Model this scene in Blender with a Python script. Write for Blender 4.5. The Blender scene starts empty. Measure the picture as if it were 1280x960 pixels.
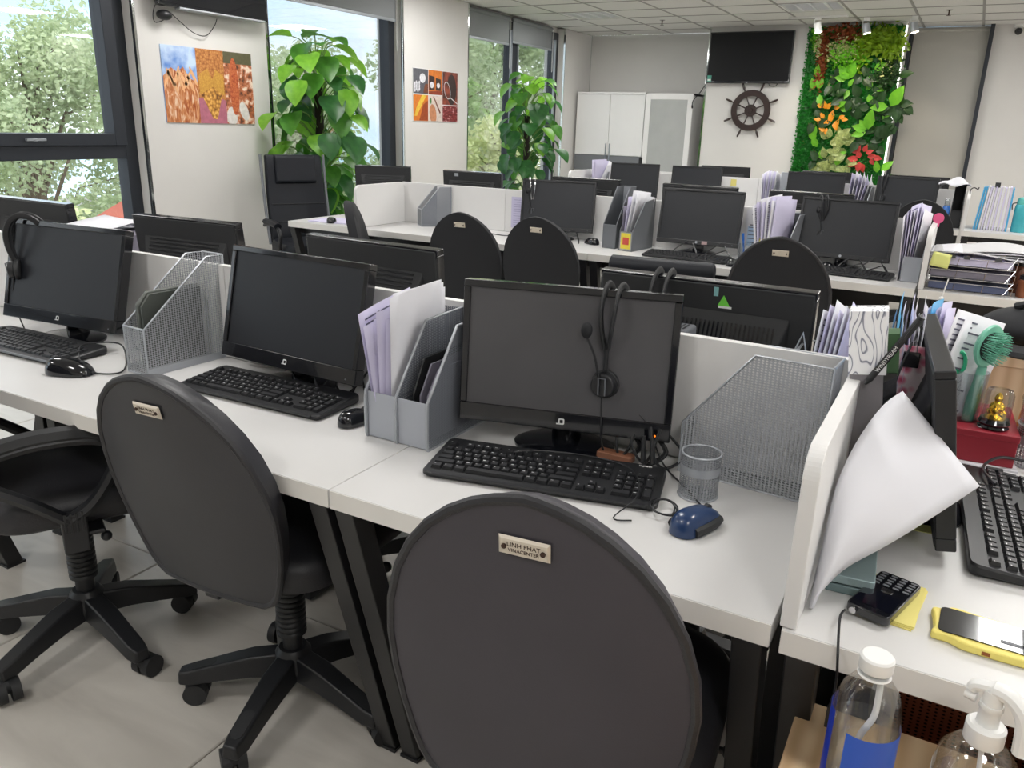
import bpy, bmesh, math, random
from mathutils import Vector, Matrix, Euler
PI = math.pi; R = math.radians
random.seed(7)
scene = bpy.context.scene
# ---------------------------------------------------------------- camera
yaw, pitch, roll = R(28.586), R(17.932), R(1.748)
fwd = Vector((-math.sin(yaw)*math.cos(pitch), math.cos(yaw)*math.cos(pitch), -math.sin(pitch)))
rt = Vector((math.cos(yaw), math.sin(yaw), 0)); up = rt.cross(fwd)
r_ = rt*math.cos(roll) + up*math.sin(roll); u_ = -rt*math.sin(roll) + up*math.cos(roll)
cam = bpy.data.cameras.new('camera'); camo = bpy.data.objects.new('camera', cam)
scene.collection.objects.link(camo); scene.camera = camo
camo.matrix_world = Matrix(((r_.x, u_.x, -fwd.x, 0), (r_.y, u_.y, -fwd.y, 0), (r_.z, u_.z, -fwd.z, 1.405), (0, 0, 0, 1)))
cam.sensor_width = 36; cam.lens = 1002.8/1280*36; cam.clip_start = .02; cam.clip_end = 300
# ---------------------------------------------------------------- world
W = bpy.data.worlds.new('sky'); scene.world = W; W.use_nodes = True
nt = W.node_tree; nt.nodes.clear()
def N(nt, t, **k):
    n = nt.nodes.new(t)
    for a, b in k.items(): setattr(n, a, b)
    return n
wo = N(nt, 'ShaderNodeOutputWorld'); bg = N(nt, 'ShaderNodeBackground'); tc = N(nt, 'ShaderNodeTexCoord')
nz = N(nt, 'ShaderNodeTexNoise'); nz.inputs['Scale'].default_value = 2.6; nz.inputs['Detail'].default_value = 7
mp = N(nt, 'ShaderNodeMapping'); mp.inputs['Scale'].default_value = (1, 1, 2.4)
cr = N(nt, 'ShaderNodeValToRGB'); cr.color_ramp.elements[0].position = .36; cr.color_ramp.elements[0].color = (.50, .73, .95, 1)
cr.color_ramp.elements[1].position = .5; cr.color_ramp.elements[1].color = (.93, .96, 1, 1)
L = nt.links.new
L(tc.outputs['Generated'], mp.inputs[0]); L(mp.outputs[0], nz.inputs[0]); L(nz.outputs[0], cr.inputs[0]); L(cr.outputs[0], bg.inputs[0]); L(bg.outputs[0], wo.inputs[0])
bg.inputs[1].default_value = 2.1
sun = bpy.data.lights.new('sun', 'SUN'); sun.energy = 3.2; sun.angle = R(6); sun.color = (1, .97, .92)  # soft sun added to brighten the outside trees from over the building
fill_suno = bpy.data.objects.new('sun', sun); scene.collection.objects.link(fill_suno); fill_suno.rotation_euler = Vector((-.62, .25, -.75)).to_track_quat('-Z', 'Y').to_euler()
scene.view_settings.view_transform = 'Standard'; scene.view_settings.look = 'None'
scene.view_settings.gamma = 1; scene.view_settings.use_curve_mapping = False
scene.view_settings.exposure = -0.13
LAMP_W = 24; SPOT_W = 24
# ---------------------------------------------------------------- helpers
C = scene.collection.objects
def obj(name, data, parent=None, label=None, kind=None):
    o = bpy.data.objects.new(name, data); C.link(o)
    if parent: o.parent = parent
    if label: o['label'] = label
    if kind: o['kind'] = kind
    return o
def thing(name, label, cat, loc=(0, 0, 0), rz=0, group=None, rot=None):
    o = bpy.data.objects.new(name, None); C.link(o); o.empty_display_size = .05
    o.location = loc; o.rotation_euler = rot if rot else (0, 0, rz)
    o['label'] = label; o['category'] = cat
    if group: o['group'] = group
    return o
def tag(o, label, cat, group=None):
    o['label'] = label; o['category'] = cat
    if group: o['group'] = group
    return o
def kids(o): return [c for c in bpy.data.objects if c.parent == o]
def copy_tree(o, parent=None):
    c = o.copy(); C.link(c); c.parent = parent
    for ch in list(o.children): copy_tree(ch, c)
    return c
def dup(o, label, loc, rz=0, group=None):
    c = copy_tree(o); c.location = loc; c.rotation_euler = (0, 0, rz); c['label'] = label
    if group: c['group'] = group
    return c
class MB:
    def __init__(s): s.v = []; s.f = []; s.m = []; s.cur = 0
    def add(s, vs, fs, M=None):
        n = len(s.v)
        s.v += [tuple(M @ Vector(v)) if M else tuple(v) for v in vs]
        s.f += [tuple(n+i for i in f) for f in fs]; s.m += [s.cur]*len(fs); return s
    def mat(s, i): s.cur = i; return s
    def box(s, c, d, rot=None, taper=None):
        x, y, z = d[0]/2, d[1]/2, d[2]/2; t = taper or 1
        vs = [(-x, -y, -z), (x, -y, -z), (x, y, -z), (-x, y, -z), (-x*t, -y*t, z), (x*t, -y*t, z), (x*t, y*t, z), (-x*t, y*t, z)]
        M = Matrix.Translation(c) @ (Euler(rot).to_matrix().to_4x4() if rot else Matrix())
        return s.add(vs, [(3, 2, 1, 0), (4, 5, 6, 7), (0, 1, 5, 4), (1, 2, 6, 5), (2, 3, 7, 6), (3, 0, 4, 7)], M)
    def b2(s, a, b): return s.box([(a[i]+b[i])/2 for i in range(3)], [abs(b[i]-a[i]) for i in range(3)])
    def prism(s, pts, t, M=None):      # polygon in xy extruded z 0..t (t), M places it
        n = len(pts); vs = [(p[0], p[1], 0) for p in pts]+[(p[0], p[1], t) for p in pts]
        fs = [tuple(reversed(range(n))), tuple(range(n, 2*n))]+[(i, (i+1) % n, n+(i+1) % n, n+i) for i in range(n)]
        return s.add(vs, fs, M)
    def lathe(s, prof, n=20, M=None, cap=True):
        vs = []; fs = []
        for r, z in prof:
            for k in range(n): a = 2*PI*k/n; vs.append((r*math.cos(a), r*math.sin(a), z))
        for j in range(len(prof)-1):
            for k in range(n):
                k2 = (k+1) % n; fs.append((j*n+k, j*n+k2, (j+1)*n+k2, (j+1)*n+k))
        if cap: fs.append(tuple(reversed(range(n)))); fs.append(tuple(range((len(prof)-1)*n, len(prof)*n)))
        return s.add(vs, fs, M)
    def cyl(s, a, b, r, r2=None, n=12):
        a = Vector(a); b = Vector(b); d = b-a; q = d.to_track_quat('Z', 'Y').to_matrix().to_4x4()
        return s.lathe([(r, 0), (r2 if r2 is not None else r, d.length)], n, Matrix.Translation(a) @ q)
    def tube(s, pts, r, n=7, closed=False, flat=None):
        P = [Vector(p) for p in pts]; m = len(P); vs = []; fs = []; prev = None
        for i, p in enumerate(P):
            t = (P[(i+1) % m]-P[i-1]) if closed else (P[min(i+1, m-1)]-P[max(i-1, 0)])
            if t.length < 1e-9: t = Vector((0, 0, 1))
            t.normalize()
            if prev is None:
                ref = Vector((0, 0, 1)) if abs(t.z) < .9 else Vector((1, 0, 0)); a = t.cross(ref).normalized()
            else:
                a = (prev-t*prev.dot(t)); a = a.normalized() if a.length > 1e-6 else t.orthogonal().normalized()
            prev = a; b = t.cross(a); rr = r[i] if isinstance(r, (list, tuple)) else r
            for k in range(n):
                g = 2*PI*k/n; w = a*math.cos(g)*rr*(flat or 1)+b*math.sin(g)*rr; vs.append(p+w)
        for j in range(m if closed else m-1):
            j2 = (j+1) % m
            for k in range(n): k2 = (k+1) % n; fs.append((j*n+k, j*n+k2, j2*n+k2, j2*n+k))
        if not closed: fs.append(tuple(reversed(range(n)))); fs.append(tuple(range((m-1)*n, m*n)))
        return s.add(vs, fs)
    def grid(s, fn, nu, nv):
        vs = [fn(i/nu, j/nv) for j in range(nv+1) for i in range(nu+1)]
        return s.add(vs, [(j*(nu+1)+i, j*(nu+1)+i+1, (j+1)*(nu+1)+i+1, (j+1)*(nu+1)+i) for j in range(nv) for i in range(nu)])
    def sph(s, c, r, n=12, sc=(1, 1, 1)):
        prof = [(max(1e-4, r*math.sin(PI*i/n)), -r*math.cos(PI*i/n)) for i in range(n+1)]
        return s.lathe(prof, n*2 if n < 9 else 16, Matrix.Translation(c) @ Matrix.Diagonal((*sc, 1)))
    def mesh(s, name, mats, smooth=True, ang=35):
        me = bpy.data.meshes.new(name); me.from_pydata(s.v, [], s.f)
        for m in (mats if isinstance(mats, (list, tuple)) else [mats]): me.materials.append(m)
        me.polygons.foreach_set('material_index', s.m)
        if smooth:
            me.polygons.foreach_set('use_smooth', [True]*len(me.polygons)); me.set_sharp_from_angle(angle=R(ang))
        me.update(); return me
    def build(s, name, mats, parent=None, bev=0, label=None, kind=None, smooth=True, ang=35, loc=None, rot=None, sub=0, solid=0):
        o = obj(name, s.mesh(name, mats, smooth, ang), parent, label, kind)
        if loc: o.location = loc
        if rot: o.rotation_euler = rot
        if solid: m = o.modifiers.new('s', 'SOLIDIFY'); m.thickness = solid; m.offset = 0
        if sub: m = o.modifiers.new('u', 'SUBSURF'); m.levels = m.render_levels = sub
        if bev: m = o.modifiers.new('b', 'BEVEL'); m.width = bev; m.segments = 2; m.limit_method = 'ANGLE'; m.angle_limit = R(40); m.harden_normals = True
        return o
def crv(pts, n=6):                     # catmull-rom
    P = [Vector(p) for p in pts]; out = []
    for i in range(len(P)-1):
        a = P[max(i-1, 0)]; b = P[i]; c = P[i+1]; d = P[min(i+2, len(P)-1)]
        for k in range(n):
            t = k/n; out.append(.5*((2*b)+(c-a)*t+(2*a-5*b+4*c-d)*t*t+(3*b-3*c+d-a)*t**3))
    out.append(P[-1]); return out
def rrect(w, h, r, n=5):
    pts = []
    for cx, cy, a0 in ((w/2-r, h/2-r, 0), (-w/2+r, h/2-r, 90), (-w/2+r, -h/2+r, 180), (w/2-r, -h/2+r, 270)):
        for k in range(n+1): a = R(a0+90*k/n); pts.append((cx+r*math.cos(a), cy+r*math.sin(a)))
    return pts
XZ = Matrix(((1, 0, 0, 0), (0, 0, -1, 0), (0, 1, 0, 0), (0, 0, 0, 1)))   # xy polygon -> xz plane, extrude toward -y
YZ = Matrix(((0, 0, 1, 0), (1, 0, 0, 0), (0, 1, 0, 0), (0, 0, 0, 1)))    # xy polygon -> yz plane, extrude toward +x
def T(*a): return Matrix.Translation(a)
def text(body, size, parent, loc, rot, m, name='lettering', align='CENTER', ext=.0004):
    cu = bpy.data.curves.new(name, 'FONT'); cu.body = body; cu.size = size; cu.align_x = align; cu.align_y = 'CENTER'; cu.extrude = ext
    cu.resolution_u = 3; cu.materials.append(m); tmp = bpy.data.objects.new('tmp', cu); C.link(tmp); me = bpy.data.meshes.new_from_object(tmp); bpy.data.objects.remove(tmp); me.name = name; o = obj(name, me, parent); o.location = loc; o.rotation_euler = rot; return o
# ---------------------------------------------------------------- materials
def s2l(c): return tuple((x/255/12.92 if x/255 <= .04045 else ((x/255+.055)/1.055)**2.4) for x in c)
def mat(name, col, rough=.5, metal=0, noise=0, nscale=40, bump=0, bscale=200, spec=.5, trans=0, alpha=1, coat=0, emit=0, stretch=None):
    m = bpy.data.materials.new(name); m.use_nodes = True; nt = m.node_tree; b = nt.nodes['Principled BSDF']
    c = (*s2l(col), 1); b.inputs['Base Color'].default_value = c; b.inputs['Roughness'].default_value = rough
    b.inputs['Metallic'].default_value = metal; b.inputs['Specular IOR Level'].default_value = spec
    b.inputs['Transmission Weight'].default_value = trans; b.inputs['Alpha'].default_value = alpha
    b.inputs['Coat Weight'].default_value = coat
    if emit: b.inputs['Emission Color'].default_value = c; b.inputs['Emission Strength'].default_value = emit
    if noise or bump:
        tc = N(nt, 'ShaderNodeTexCoord'); src = tc.outputs['Object']
        if stretch:
            mp = N(nt, 'ShaderNodeMapping'); mp.inputs['Scale'].default_value = stretch; nt.links.new(src, mp.inputs[0]); src = mp.outputs[0]
    if noise:
        n = N(nt, 'ShaderNodeTexNoise'); n.inputs['Scale'].default_value = nscale; n.inputs['Detail'].default_value = 5; nt.links.new(src, n.inputs[0])
        mx = N(nt, 'ShaderNodeMix', data_type='RGBA', blend_type='MULTIPLY'); mx.inputs[0].default_value = 1
        rp = N(nt, 'ShaderNodeValToRGB'); rp.color_ramp.elements[0].position = .3; rp.color_ramp.elements[1].position = .7
        g = 1-noise; rp.color_ramp.elements[0].color = (g, g, g, 1); rp.color_ramp.elements[1].color = (1, 1, 1, 1)
        nt.links.new(n.outputs[0], rp.inputs[0]); mx.inputs[6].default_value = c; nt.links.new(rp.outputs[0], mx.inputs[7]); nt.links.new(mx.outputs[2], b.inputs['Base Color'])
    if bump:
        n = N(nt, 'ShaderNodeTexNoise'); n.inputs['Scale'].default_value = bscale; nt.links.new(src, n.inputs[0])
        bp = N(nt, 'ShaderNodeBump'); bp.inputs['Strength'].default_value = bump; bp.inputs['Distance'].default_value = .002
        nt.links.new(n.outputs[0], bp.inputs['Height']); nt.links.new(bp.outputs[0], b.inputs['Normal'])
    return m
def glassmat(name, tint=(1, 1, 1), gloss=.08, rough=.02):
    m = bpy.data.materials.new(name); m.use_nodes = True; nt = m.node_tree; nt.nodes.clear()
    o = N(nt, 'ShaderNodeOutputMaterial'); mx = N(nt, 'ShaderNodeMixShader'); t = N(nt, 'ShaderNodeBsdfTransparent'); g = N(nt, 'ShaderNodeBsdfGlossy')
    t.inputs[0].default_value = (*tint, 1); g.inputs['Roughness'].default_value = rough
    fr = N(nt, 'ShaderNodeFresnel'); fr.inputs[0].default_value = 1.45
    mu = N(nt, 'ShaderNodeMath', operation='MULTIPLY_ADD'); mu.inputs[1].default_value = .45; mu.inputs[2].default_value = gloss*.3
    nt.links.new(fr.outputs[0], mu.inputs[0]); nt.links.new(mu.outputs[0], mx.inputs[0])
    nt.links.new(t.outputs[0], mx.inputs[1]); nt.links.new(g.outputs[0], mx.inputs[2]); nt.links.new(mx.outputs[0], o.inputs[0]); return m
def meshmat(name, col, pitch=.004, mode='lin', thr=.0, metal=.6, rr=.042):
    m = mat(name, col, .42, metal); nt = m.node_tree; b = nt.nodes['Principled BSDF']; o = nt.nodes['Material Output']
    tc = N(nt, 'ShaderNodeTexCoord'); sp = N(nt, 'ShaderNodeSeparateXYZ'); nt.links.new(tc.outputs['Object'], sp.inputs[0])
    def mth(op, a, c=None, d=None):
        n = N(nt, 'ShaderNodeMath', operation=op)
        for i, x in enumerate((a, c, d)):
            if x is None: continue
            if isinstance(x, (int, float)): n.inputs[i].default_value = x
            else: nt.links.new(x, n.inputs[i])
        return n.outputs[0]
    x, y, z = sp.outputs
    sc_ = pitch/.0046
    c1 = mth('ADD', x, y) if mode == 'lin' else mth('MULTIPLY', mth('ARCTAN2', y, x), rr)
    a = mth('COSINE', mth('MULTIPLY', z, 2*PI/(.0050*sc_)))
    c = mth('COSINE', mth('MULTIPLY', c1, 2*PI/(.0074*sc_)))
    hole = mth('GREATER_THAN', mth('MULTIPLY', mth('SUBTRACT', a, c), .5), thr)
    tr = N(nt, 'ShaderNodeBsdfTransparent'); mx = N(nt, 'ShaderNodeMixShader')
    nt.links.new(hole, mx.inputs[0]); nt.links.new(b.outputs[0], mx.inputs[1]); nt.links.new(tr.outputs[0], mx.inputs[2]); nt.links.new(mx.outputs[0], o.inputs[0])
    return m
def ramp_mat(name, kind, cols, scale=10, rough=.6, stretch=(1, 1, 1), bump=0, coord='Object', dist=0, bands='X'):
    m = bpy.data.materials.new(name); m.use_nodes = True; nt = m.node_tree; b = nt.nodes['Principled BSDF']; b.inputs['Roughness'].default_value = rough
    tc = N(nt, 'ShaderNodeTexCoord'); mp = N(nt, 'ShaderNodeMapping'); mp.inputs['Scale'].default_value = stretch; nt.links.new(tc.outputs[coord], mp.inputs[0])
    if kind == 'noise': t = N(nt, 'ShaderNodeTexNoise'); t.inputs['Detail'].default_value = 6; t.inputs['Distortion'].default_value = dist; out = t.outputs[0]
    elif kind == 'contour':
        t = N(nt, 'ShaderNodeTexNoise'); t.inputs['Detail'].default_value = 1; ml = N(nt, 'ShaderNodeMath', operation='MULTIPLY'); ml.inputs[1].default_value = dist; pp = N(nt, 'ShaderNodeMath', operation='PINGPONG'); pp.inputs[1].default_value = 1
        nt.links.new(t.outputs[0], ml.inputs[0]); nt.links.new(ml.outputs[0], pp.inputs[0]); out = pp.outputs[0]
    elif kind == 'vor': t = N(nt, 'ShaderNodeTexVoronoi'); out = t.outputs['Distance']
    elif kind == 'wave': t = N(nt, 'ShaderNodeTexWave'); t.bands_direction = bands; t.inputs['Distortion'].default_value = dist; t.inputs['Detail'].default_value = 2; t.inputs['Detail Scale'].default_value = .8; out = t.outputs[0]
    t.inputs['Scale'].default_value = scale; nt.links.new(mp.outputs[0], t.inputs[0])
    r = N(nt, 'ShaderNodeValToRGB'); e = r.color_ramp.elements
    while len(e) < len(cols): e.new(.5)
    for i, (p, c) in enumerate(cols): e[i].position = p; e[i].color = (*s2l(c), 1)
    nt.links.new(out, r.inputs[0]); nt.links.new(r.outputs[0], b.inputs['Base Color'])
    if bump:
        bp = N(nt, 'ShaderNodeBump'); bp.inputs['Strength'].default_value = bump; bp.inputs['Distance'].default_value = .002
        nt.links.new(out, bp.inputs['Height']); nt.links.new(bp.outputs[0], b.inputs['Normal'])
    return m
WALL = mat('wall_paint', (214, 212, 209), .75, noise=.04, nscale=3, bump=.05, bscale=300)
CEIL = mat('ceiling_tile_board', (216, 215, 212), .9, noise=.05, nscale=60, bump=.2, bscale=400)
TBAR = mat('ceiling_t_bar', (150, 148, 145), .6)
GROUT = mat('floor_grout', (70, 66, 62), .9)
TILE = ramp_mat('floor_stone_tile', 'noise', [(.3, (186, 181, 173)), (.5, (200, 195, 187)), (.7, (212, 207, 199))], 2.2, .33, (1, 4, 1), dist=.6)
FRAME = mat('dark_aluminium', (44, 48, 55), .4, .3)
FRAME2 = mat('grey_aluminium', (150, 155, 160), .4, .4)
WHITE = mat('white_laminate', (228, 227, 226), .38, noise=.03, nscale=4)
WEDGE = mat('white_edge_band', (228, 225, 220), .5, noise=.05, nscale=6)
DESK = mat('desk_laminate', (212, 211, 210), .32, noise=.03, nscale=5)
BLIND = mat('blind_fabric_grey', (126, 129, 131), .85, bump=.1, bscale=900)
BLIND2 = mat('blind_fabric_light', (176, 174, 168), .85, bump=.1, bscale=900)
MIRROR = mat('mirror_strip', (210, 214, 212), .08, 1)
GLASS = glassmat('window_glass', (.96, .98, .98))
CLEAR = glassmat('clear_plastic', (.9, .92, .93), .25, .05)
FROST = mat('frosted_glass', (172, 174, 172), .35, noise=.12, nscale=7)
BLACK = mat('black_plastic', (30, 31, 34), .42)
BLACKG = mat('black_gloss_plastic', (18, 19, 24), .12, coat=.5)
BLACKM = mat('black_matte_plastic', (36, 37, 39), .6, bump=.1, bscale=600)
SCREEN = mat('lcd_panel_off', (52, 53, 57), .38, noise=.06, nscale=3, spec=.4)
SCREEN2 = mat('lcd_panel_dark', (34, 36, 41), .4, spec=.4)
SCREEN1 = mat('lcd_panel_dusty', (84, 83, 86), .5, noise=.14, nscale=5, spec=.4)
LEATHER = mat('black_leatherette', (42, 42, 46), .48, noise=.25, nscale=9, bump=.25, bscale=260)
LEATHER_S = mat('black_leather_smooth', (22, 25, 32), .5, noise=.15, nscale=7, bump=.1, bscale=300, spec=.3)
VINYLD = mat('chair_back_leatherette', (46, 46, 51), .42, noise=.2, nscale=6, bump=.15, bscale=400)
VINYL = mat('chair_back_vinyl', (62, 59, 66), .5, noise=.18, nscale=5, bump=.12, bscale=500)
FABRIC = mat('black_mesh_fabric', (26, 27, 31), .8, bump=.2, bscale=700)
STEEL_B = mat('black_painted_steel', (34, 34, 36), .38, noise=.15, nscale=12)
CHROME = mat('chrome', (200, 200, 202), .18, 1)
BEIGE = mat('plate_metal_beige', (212, 202, 186), .4, .2, noise=.1, nscale=90)
SCREW = mat('dark_screw', (70, 52, 44), .4, .6)
SILVER = mat('silver_painted_steel', (168, 172, 178), .4, .35)
SILVER2 = mat('grey_painted_sheet', (172, 176, 184), .5, .15)
SILVERD = mat('grey_plastic_dark', (112, 115, 120), .5, .1)
MESHW = meshmat('silver_wire_mesh', (172, 175, 180), .0046, thr=.06, metal=.3)
MESHD = meshmat('grey_fine_mesh', (132, 136, 144), .0034, thr=.22, metal=.3)
MESHC = meshmat('cup_wire_mesh', (160, 163, 168), .0038, 'cyl', thr=.12, rr=.036)
PAPER = mat('white_paper', (222, 222, 228), .8, noise=.03, nscale=5)
PAPERL = mat('lavender_paper', (205, 200, 226), .8, noise=.06, nscale=9)
PAPERD = mat('grey_carbon_paper', (128, 124, 138), .8, noise=.1, nscale=12)
INK = mat('printed_ink', (96, 94, 112), .8)
WHITEP = mat('white_plastic', (232, 232, 230), .35)
WHITEM = mat('white_logo_paint', (225, 225, 225), .5)
YELLOW = mat('yellow_silicone', (238, 222, 120), .5)
STICKY = mat('sticky_note_yellow', (226, 214, 128), .8)
STICKYG = mat('sticky_note_lime', (222, 226, 140), .8)
RED = mat('dark_red_card', (150, 32, 48), .5, noise=.05)
MINT = mat('mint_plastic', (120, 190, 165), .4)
GREENP = mat('green_plastic', (40, 178, 130), .4)
GOLD = mat('gold_metal', (225, 180, 60), .25, 1, bump=.8, bscale=160)
WOOD = ramp_mat('light_oak_laminate', 'wave', [(0, (196, 164, 126)), (.5, (212, 182, 145)), (1, (222, 196, 160))], 9, .5, (1, .12, 1), .05, dist=6)
WOODX = ramp_mat('light_oak_panel', 'wave', [(0, (200, 168, 132)), (.5, (214, 185, 150)), (1, (222, 196, 162))], 9, .5, (1, 1, .12), .05, dist=6)
DKWOOD = mat('dark_varnished_wood', (52, 34, 30), .35, noise=.4, nscale=25)
BROWNM = mat('brown_perforated_steel', (132, 70, 46), .5, .0)
BLUEM = mat('blue_mouse_shell', (26, 52, 92), .3, coat=.3)
BLUEP = mat('blue_pen_plastic', (40, 110, 200), .35)
TEAL = mat('teal_bottle_plastic', (70, 178, 190), .25, alpha=.9, noise=.1, nscale=30)
FOLDB = mat('blue_folder_plastic', (70, 165, 215), .35)
FOLDBD = mat('dark_blue_folder', (40, 62, 120), .45)
PINKF = ramp_mat('pink_flower_print', 'vor', [(0, (200, 50, 90)), (.35, (224, 140, 165)), (.6, (240, 222, 226))], 60, .6)
MARBLE = ramp_mat('marbled_paper_print', 'contour', [(0, (110, 112, 128)), (.16, (175, 178, 190)), (.3, (246, 246, 250)), (1, (250, 250, 252))], 22, .5, (1.6, 1, .5), dist=22)
GREYBOX = mat('grey_box_card', (132, 128, 132), .7)
SOIL = mat('potting_soil', (58, 44, 34), .95, noise=.4, nscale=50)
POT = mat('white_ceramic_pot', (200, 198, 192), .4)
COIR = mat('coir_pole_bark', (44, 36, 30), .95, noise=.5, nscale=40, bump=.8, bscale=90)
STEM = mat('green_stem', (96, 128, 62), .6)
def leafmat(name, a, b, sc=4):
    m = ramp_mat(name, 'noise', [(.35, a), (.65, b)], sc, .38); bs = m.node_tree.nodes['Principled BSDF']
    nt = m.node_tree; t = N(nt, 'ShaderNodeBsdfTranslucent'); mx = N(nt, 'ShaderNodeMixShader'); mx.inputs[0].default_value = .32
    t.inputs[0].default_value = (*s2l(tuple(min(255, x*1.25) for x in b)), 1)
    nt.links.new(bs.outputs[0], mx.inputs[1]); nt.links.new(t.outputs[0], mx.inputs[2]); nt.links.new(mx.outputs[0], nt.nodes['Material Output'].inputs[0]); return m
LEAF = [leafmat('pothos_leaf_green', (54, 104, 38), (84, 142, 52)), leafmat('pothos_leaf_deep', (36, 80, 42), (58, 112, 54)), leafmat('pothos_leaf_lime', (92, 150, 44), (132, 186, 62))]
GW = dict(b=leafmat('wall_leaf_lime', (96, 170, 40), (130, 200, 50)), d=leafmat('wall_leaf_dark', (24, 54, 24), (50, 84, 38)), v=leafmat('wall_leaf_variegated', (72, 104, 44), (204, 212, 140), 5),
          o=leafmat('wall_leaf_orange', (226, 130, 20), (244, 172, 40)), r=leafmat('wall_leaf_red', (190, 50, 50), (230, 92, 84), 16), m=leafmat('wall_moss_green', (14, 92, 24), (34, 140, 40), 20),
          y=leafmat('wall_fern_yellow', (116, 150, 30), (150, 180, 44), 12), u=leafmat('wall_fern_rust', (130, 62, 34), (160, 92, 50), 16), w=leafmat('wall_leaf_cream', (170, 176, 110), (228, 224, 170), 30))
TREE = [leafmat('tree_foliage_hazed_pale', (140, 156, 122), (188, 198, 162), .5), leafmat('tree_foliage_hazed_olive', (122, 144, 106), (170, 186, 140), .5), leafmat('tree_foliage_hazed_yellow', (176, 186, 130), (214, 218, 168), .5)]  # outdoor haze is put into these greyer, paler foliage colours
BARK = mat('tree_bark', (120, 104, 88), .9, noise=.3, nscale=8)
# ================================================================ STRUCTURE
X0, X1, Y0, Y1, HC = -4.9, 3.4, -3.0, 11.0, 2.595
def struct(name, bm, m, parent=None, bev=0, **k):
    o = bm.build(name, m, parent, bev=bev, smooth=False, **k)
    if not parent: o['kind'] = 'structure'
    return o
fl = struct('floor', MB().b2((X0-.3, Y0, -.1), (X1, Y1, -.008)), GROUT)
ts = .80; tm = {}
def tile_mesh(w, d, h, m, cache={}):
    k = (round(w, 3), round(d, 3), h, m.name)
    if k not in cache:
        b = MB(); e = .003; x, y = w/2, d/2
        b.add([(-x, -y, -h), (x, -y, -h), (x, y, -h), (-x, y, -h), (-x, -y, -e), (x, -y, -e), (x, y, -e), (-x, y, -e), (-x+e, -y+e, 0), (x-e, -y+e, 0), (x-e, y-e, 0), (-x+e, y-e, 0)],
              [(3, 2, 1, 0), (0, 1, 5, 4), (1, 2, 6, 5), (2, 3, 7, 6), (3, 0, 4, 7), (4, 5, 9, 8), (5, 6, 10, 9), (6, 7, 11, 10), (7, 4, 8, 11), (8, 9, 10, 11)])
        cache[k] = b.mesh('tile', m, smooth=False)
    return cache[k]
i = 0
xs = [-2.112+ts*k for k in range(-4, 8)]; ys = [1.515+ts*k for k in range(-6, 13)]
for xa in xs:
    for ya in ys:
        a, b = max(xa, X0), min(xa+ts, X1); c, d = max(ya, Y0), min(ya+ts, Y1)
        if b-a < .02 or d-c < .02: continue
        o = obj('tile', tile_mesh(b-a-.004, d-c-.004, .008, TILE), fl); o.location = ((a+b)/2, (c+d)/2, 0)
# ceiling
ce = struct('ceiling', MB().b2((X0-.3, Y0, HC+.02), (X1, Y1, HC+.12)), CEIL)
cs = .595; cx0 = -3.744-2*cs; cy0 = 8.73-20*cs
LIGHTS = [(x, y) for x in (-4.042, -1.662, .718, 3.098) for y in (9.0275, 6.6475, 4.2675, 1.8875, -.4925)]
fars = MB(); far_n = 0
for i in range(14):
    for j in range(25):
        xa, ya = cx0+i*cs, cy0+j*cs; a, b = max(xa, X0), min(xa+cs, X1); c, d = max(ya, Y0), min(ya+cs, Y1)
        if b-a < .03 or d-c < .03: continue
        mx, my = (a+b)/2, (c+d)/2
        if any(abs(mx-l[0]) < .2 and abs(my-l[1]) < .2 for l in LIGHTS): continue
        if ya > 5.0:
            m = tile_mesh(b-a-.02, d-c-.02, .012, CEIL); o = obj('ceiling_tile', m, ce); o.location = (mx, my, HC); o.rotation_euler = (PI, 0, 0)
        else: fars.b2((a+.01, c+.01, HC), (b-.01, d-.01, HC+.012))
fars.build('ceiling_tile_field', CEIL, ce, kind='stuff', smooth=False)
g = MB()
for i in range(15):
    x = cx0+i*cs
    if X0 < x < X1: g.b2((x-.012, Y0, HC-.003), (x+.012, Y1, HC+.015))
for j in range(26):
    y = cy0+j*cs
    if Y0 < y < Y1: g.b2((X0, y-.012, HC-.0035), (X1, y+.012, HC+.015))
g.build('ceiling_grid', TBAR, ce, smooth=False)
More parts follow.
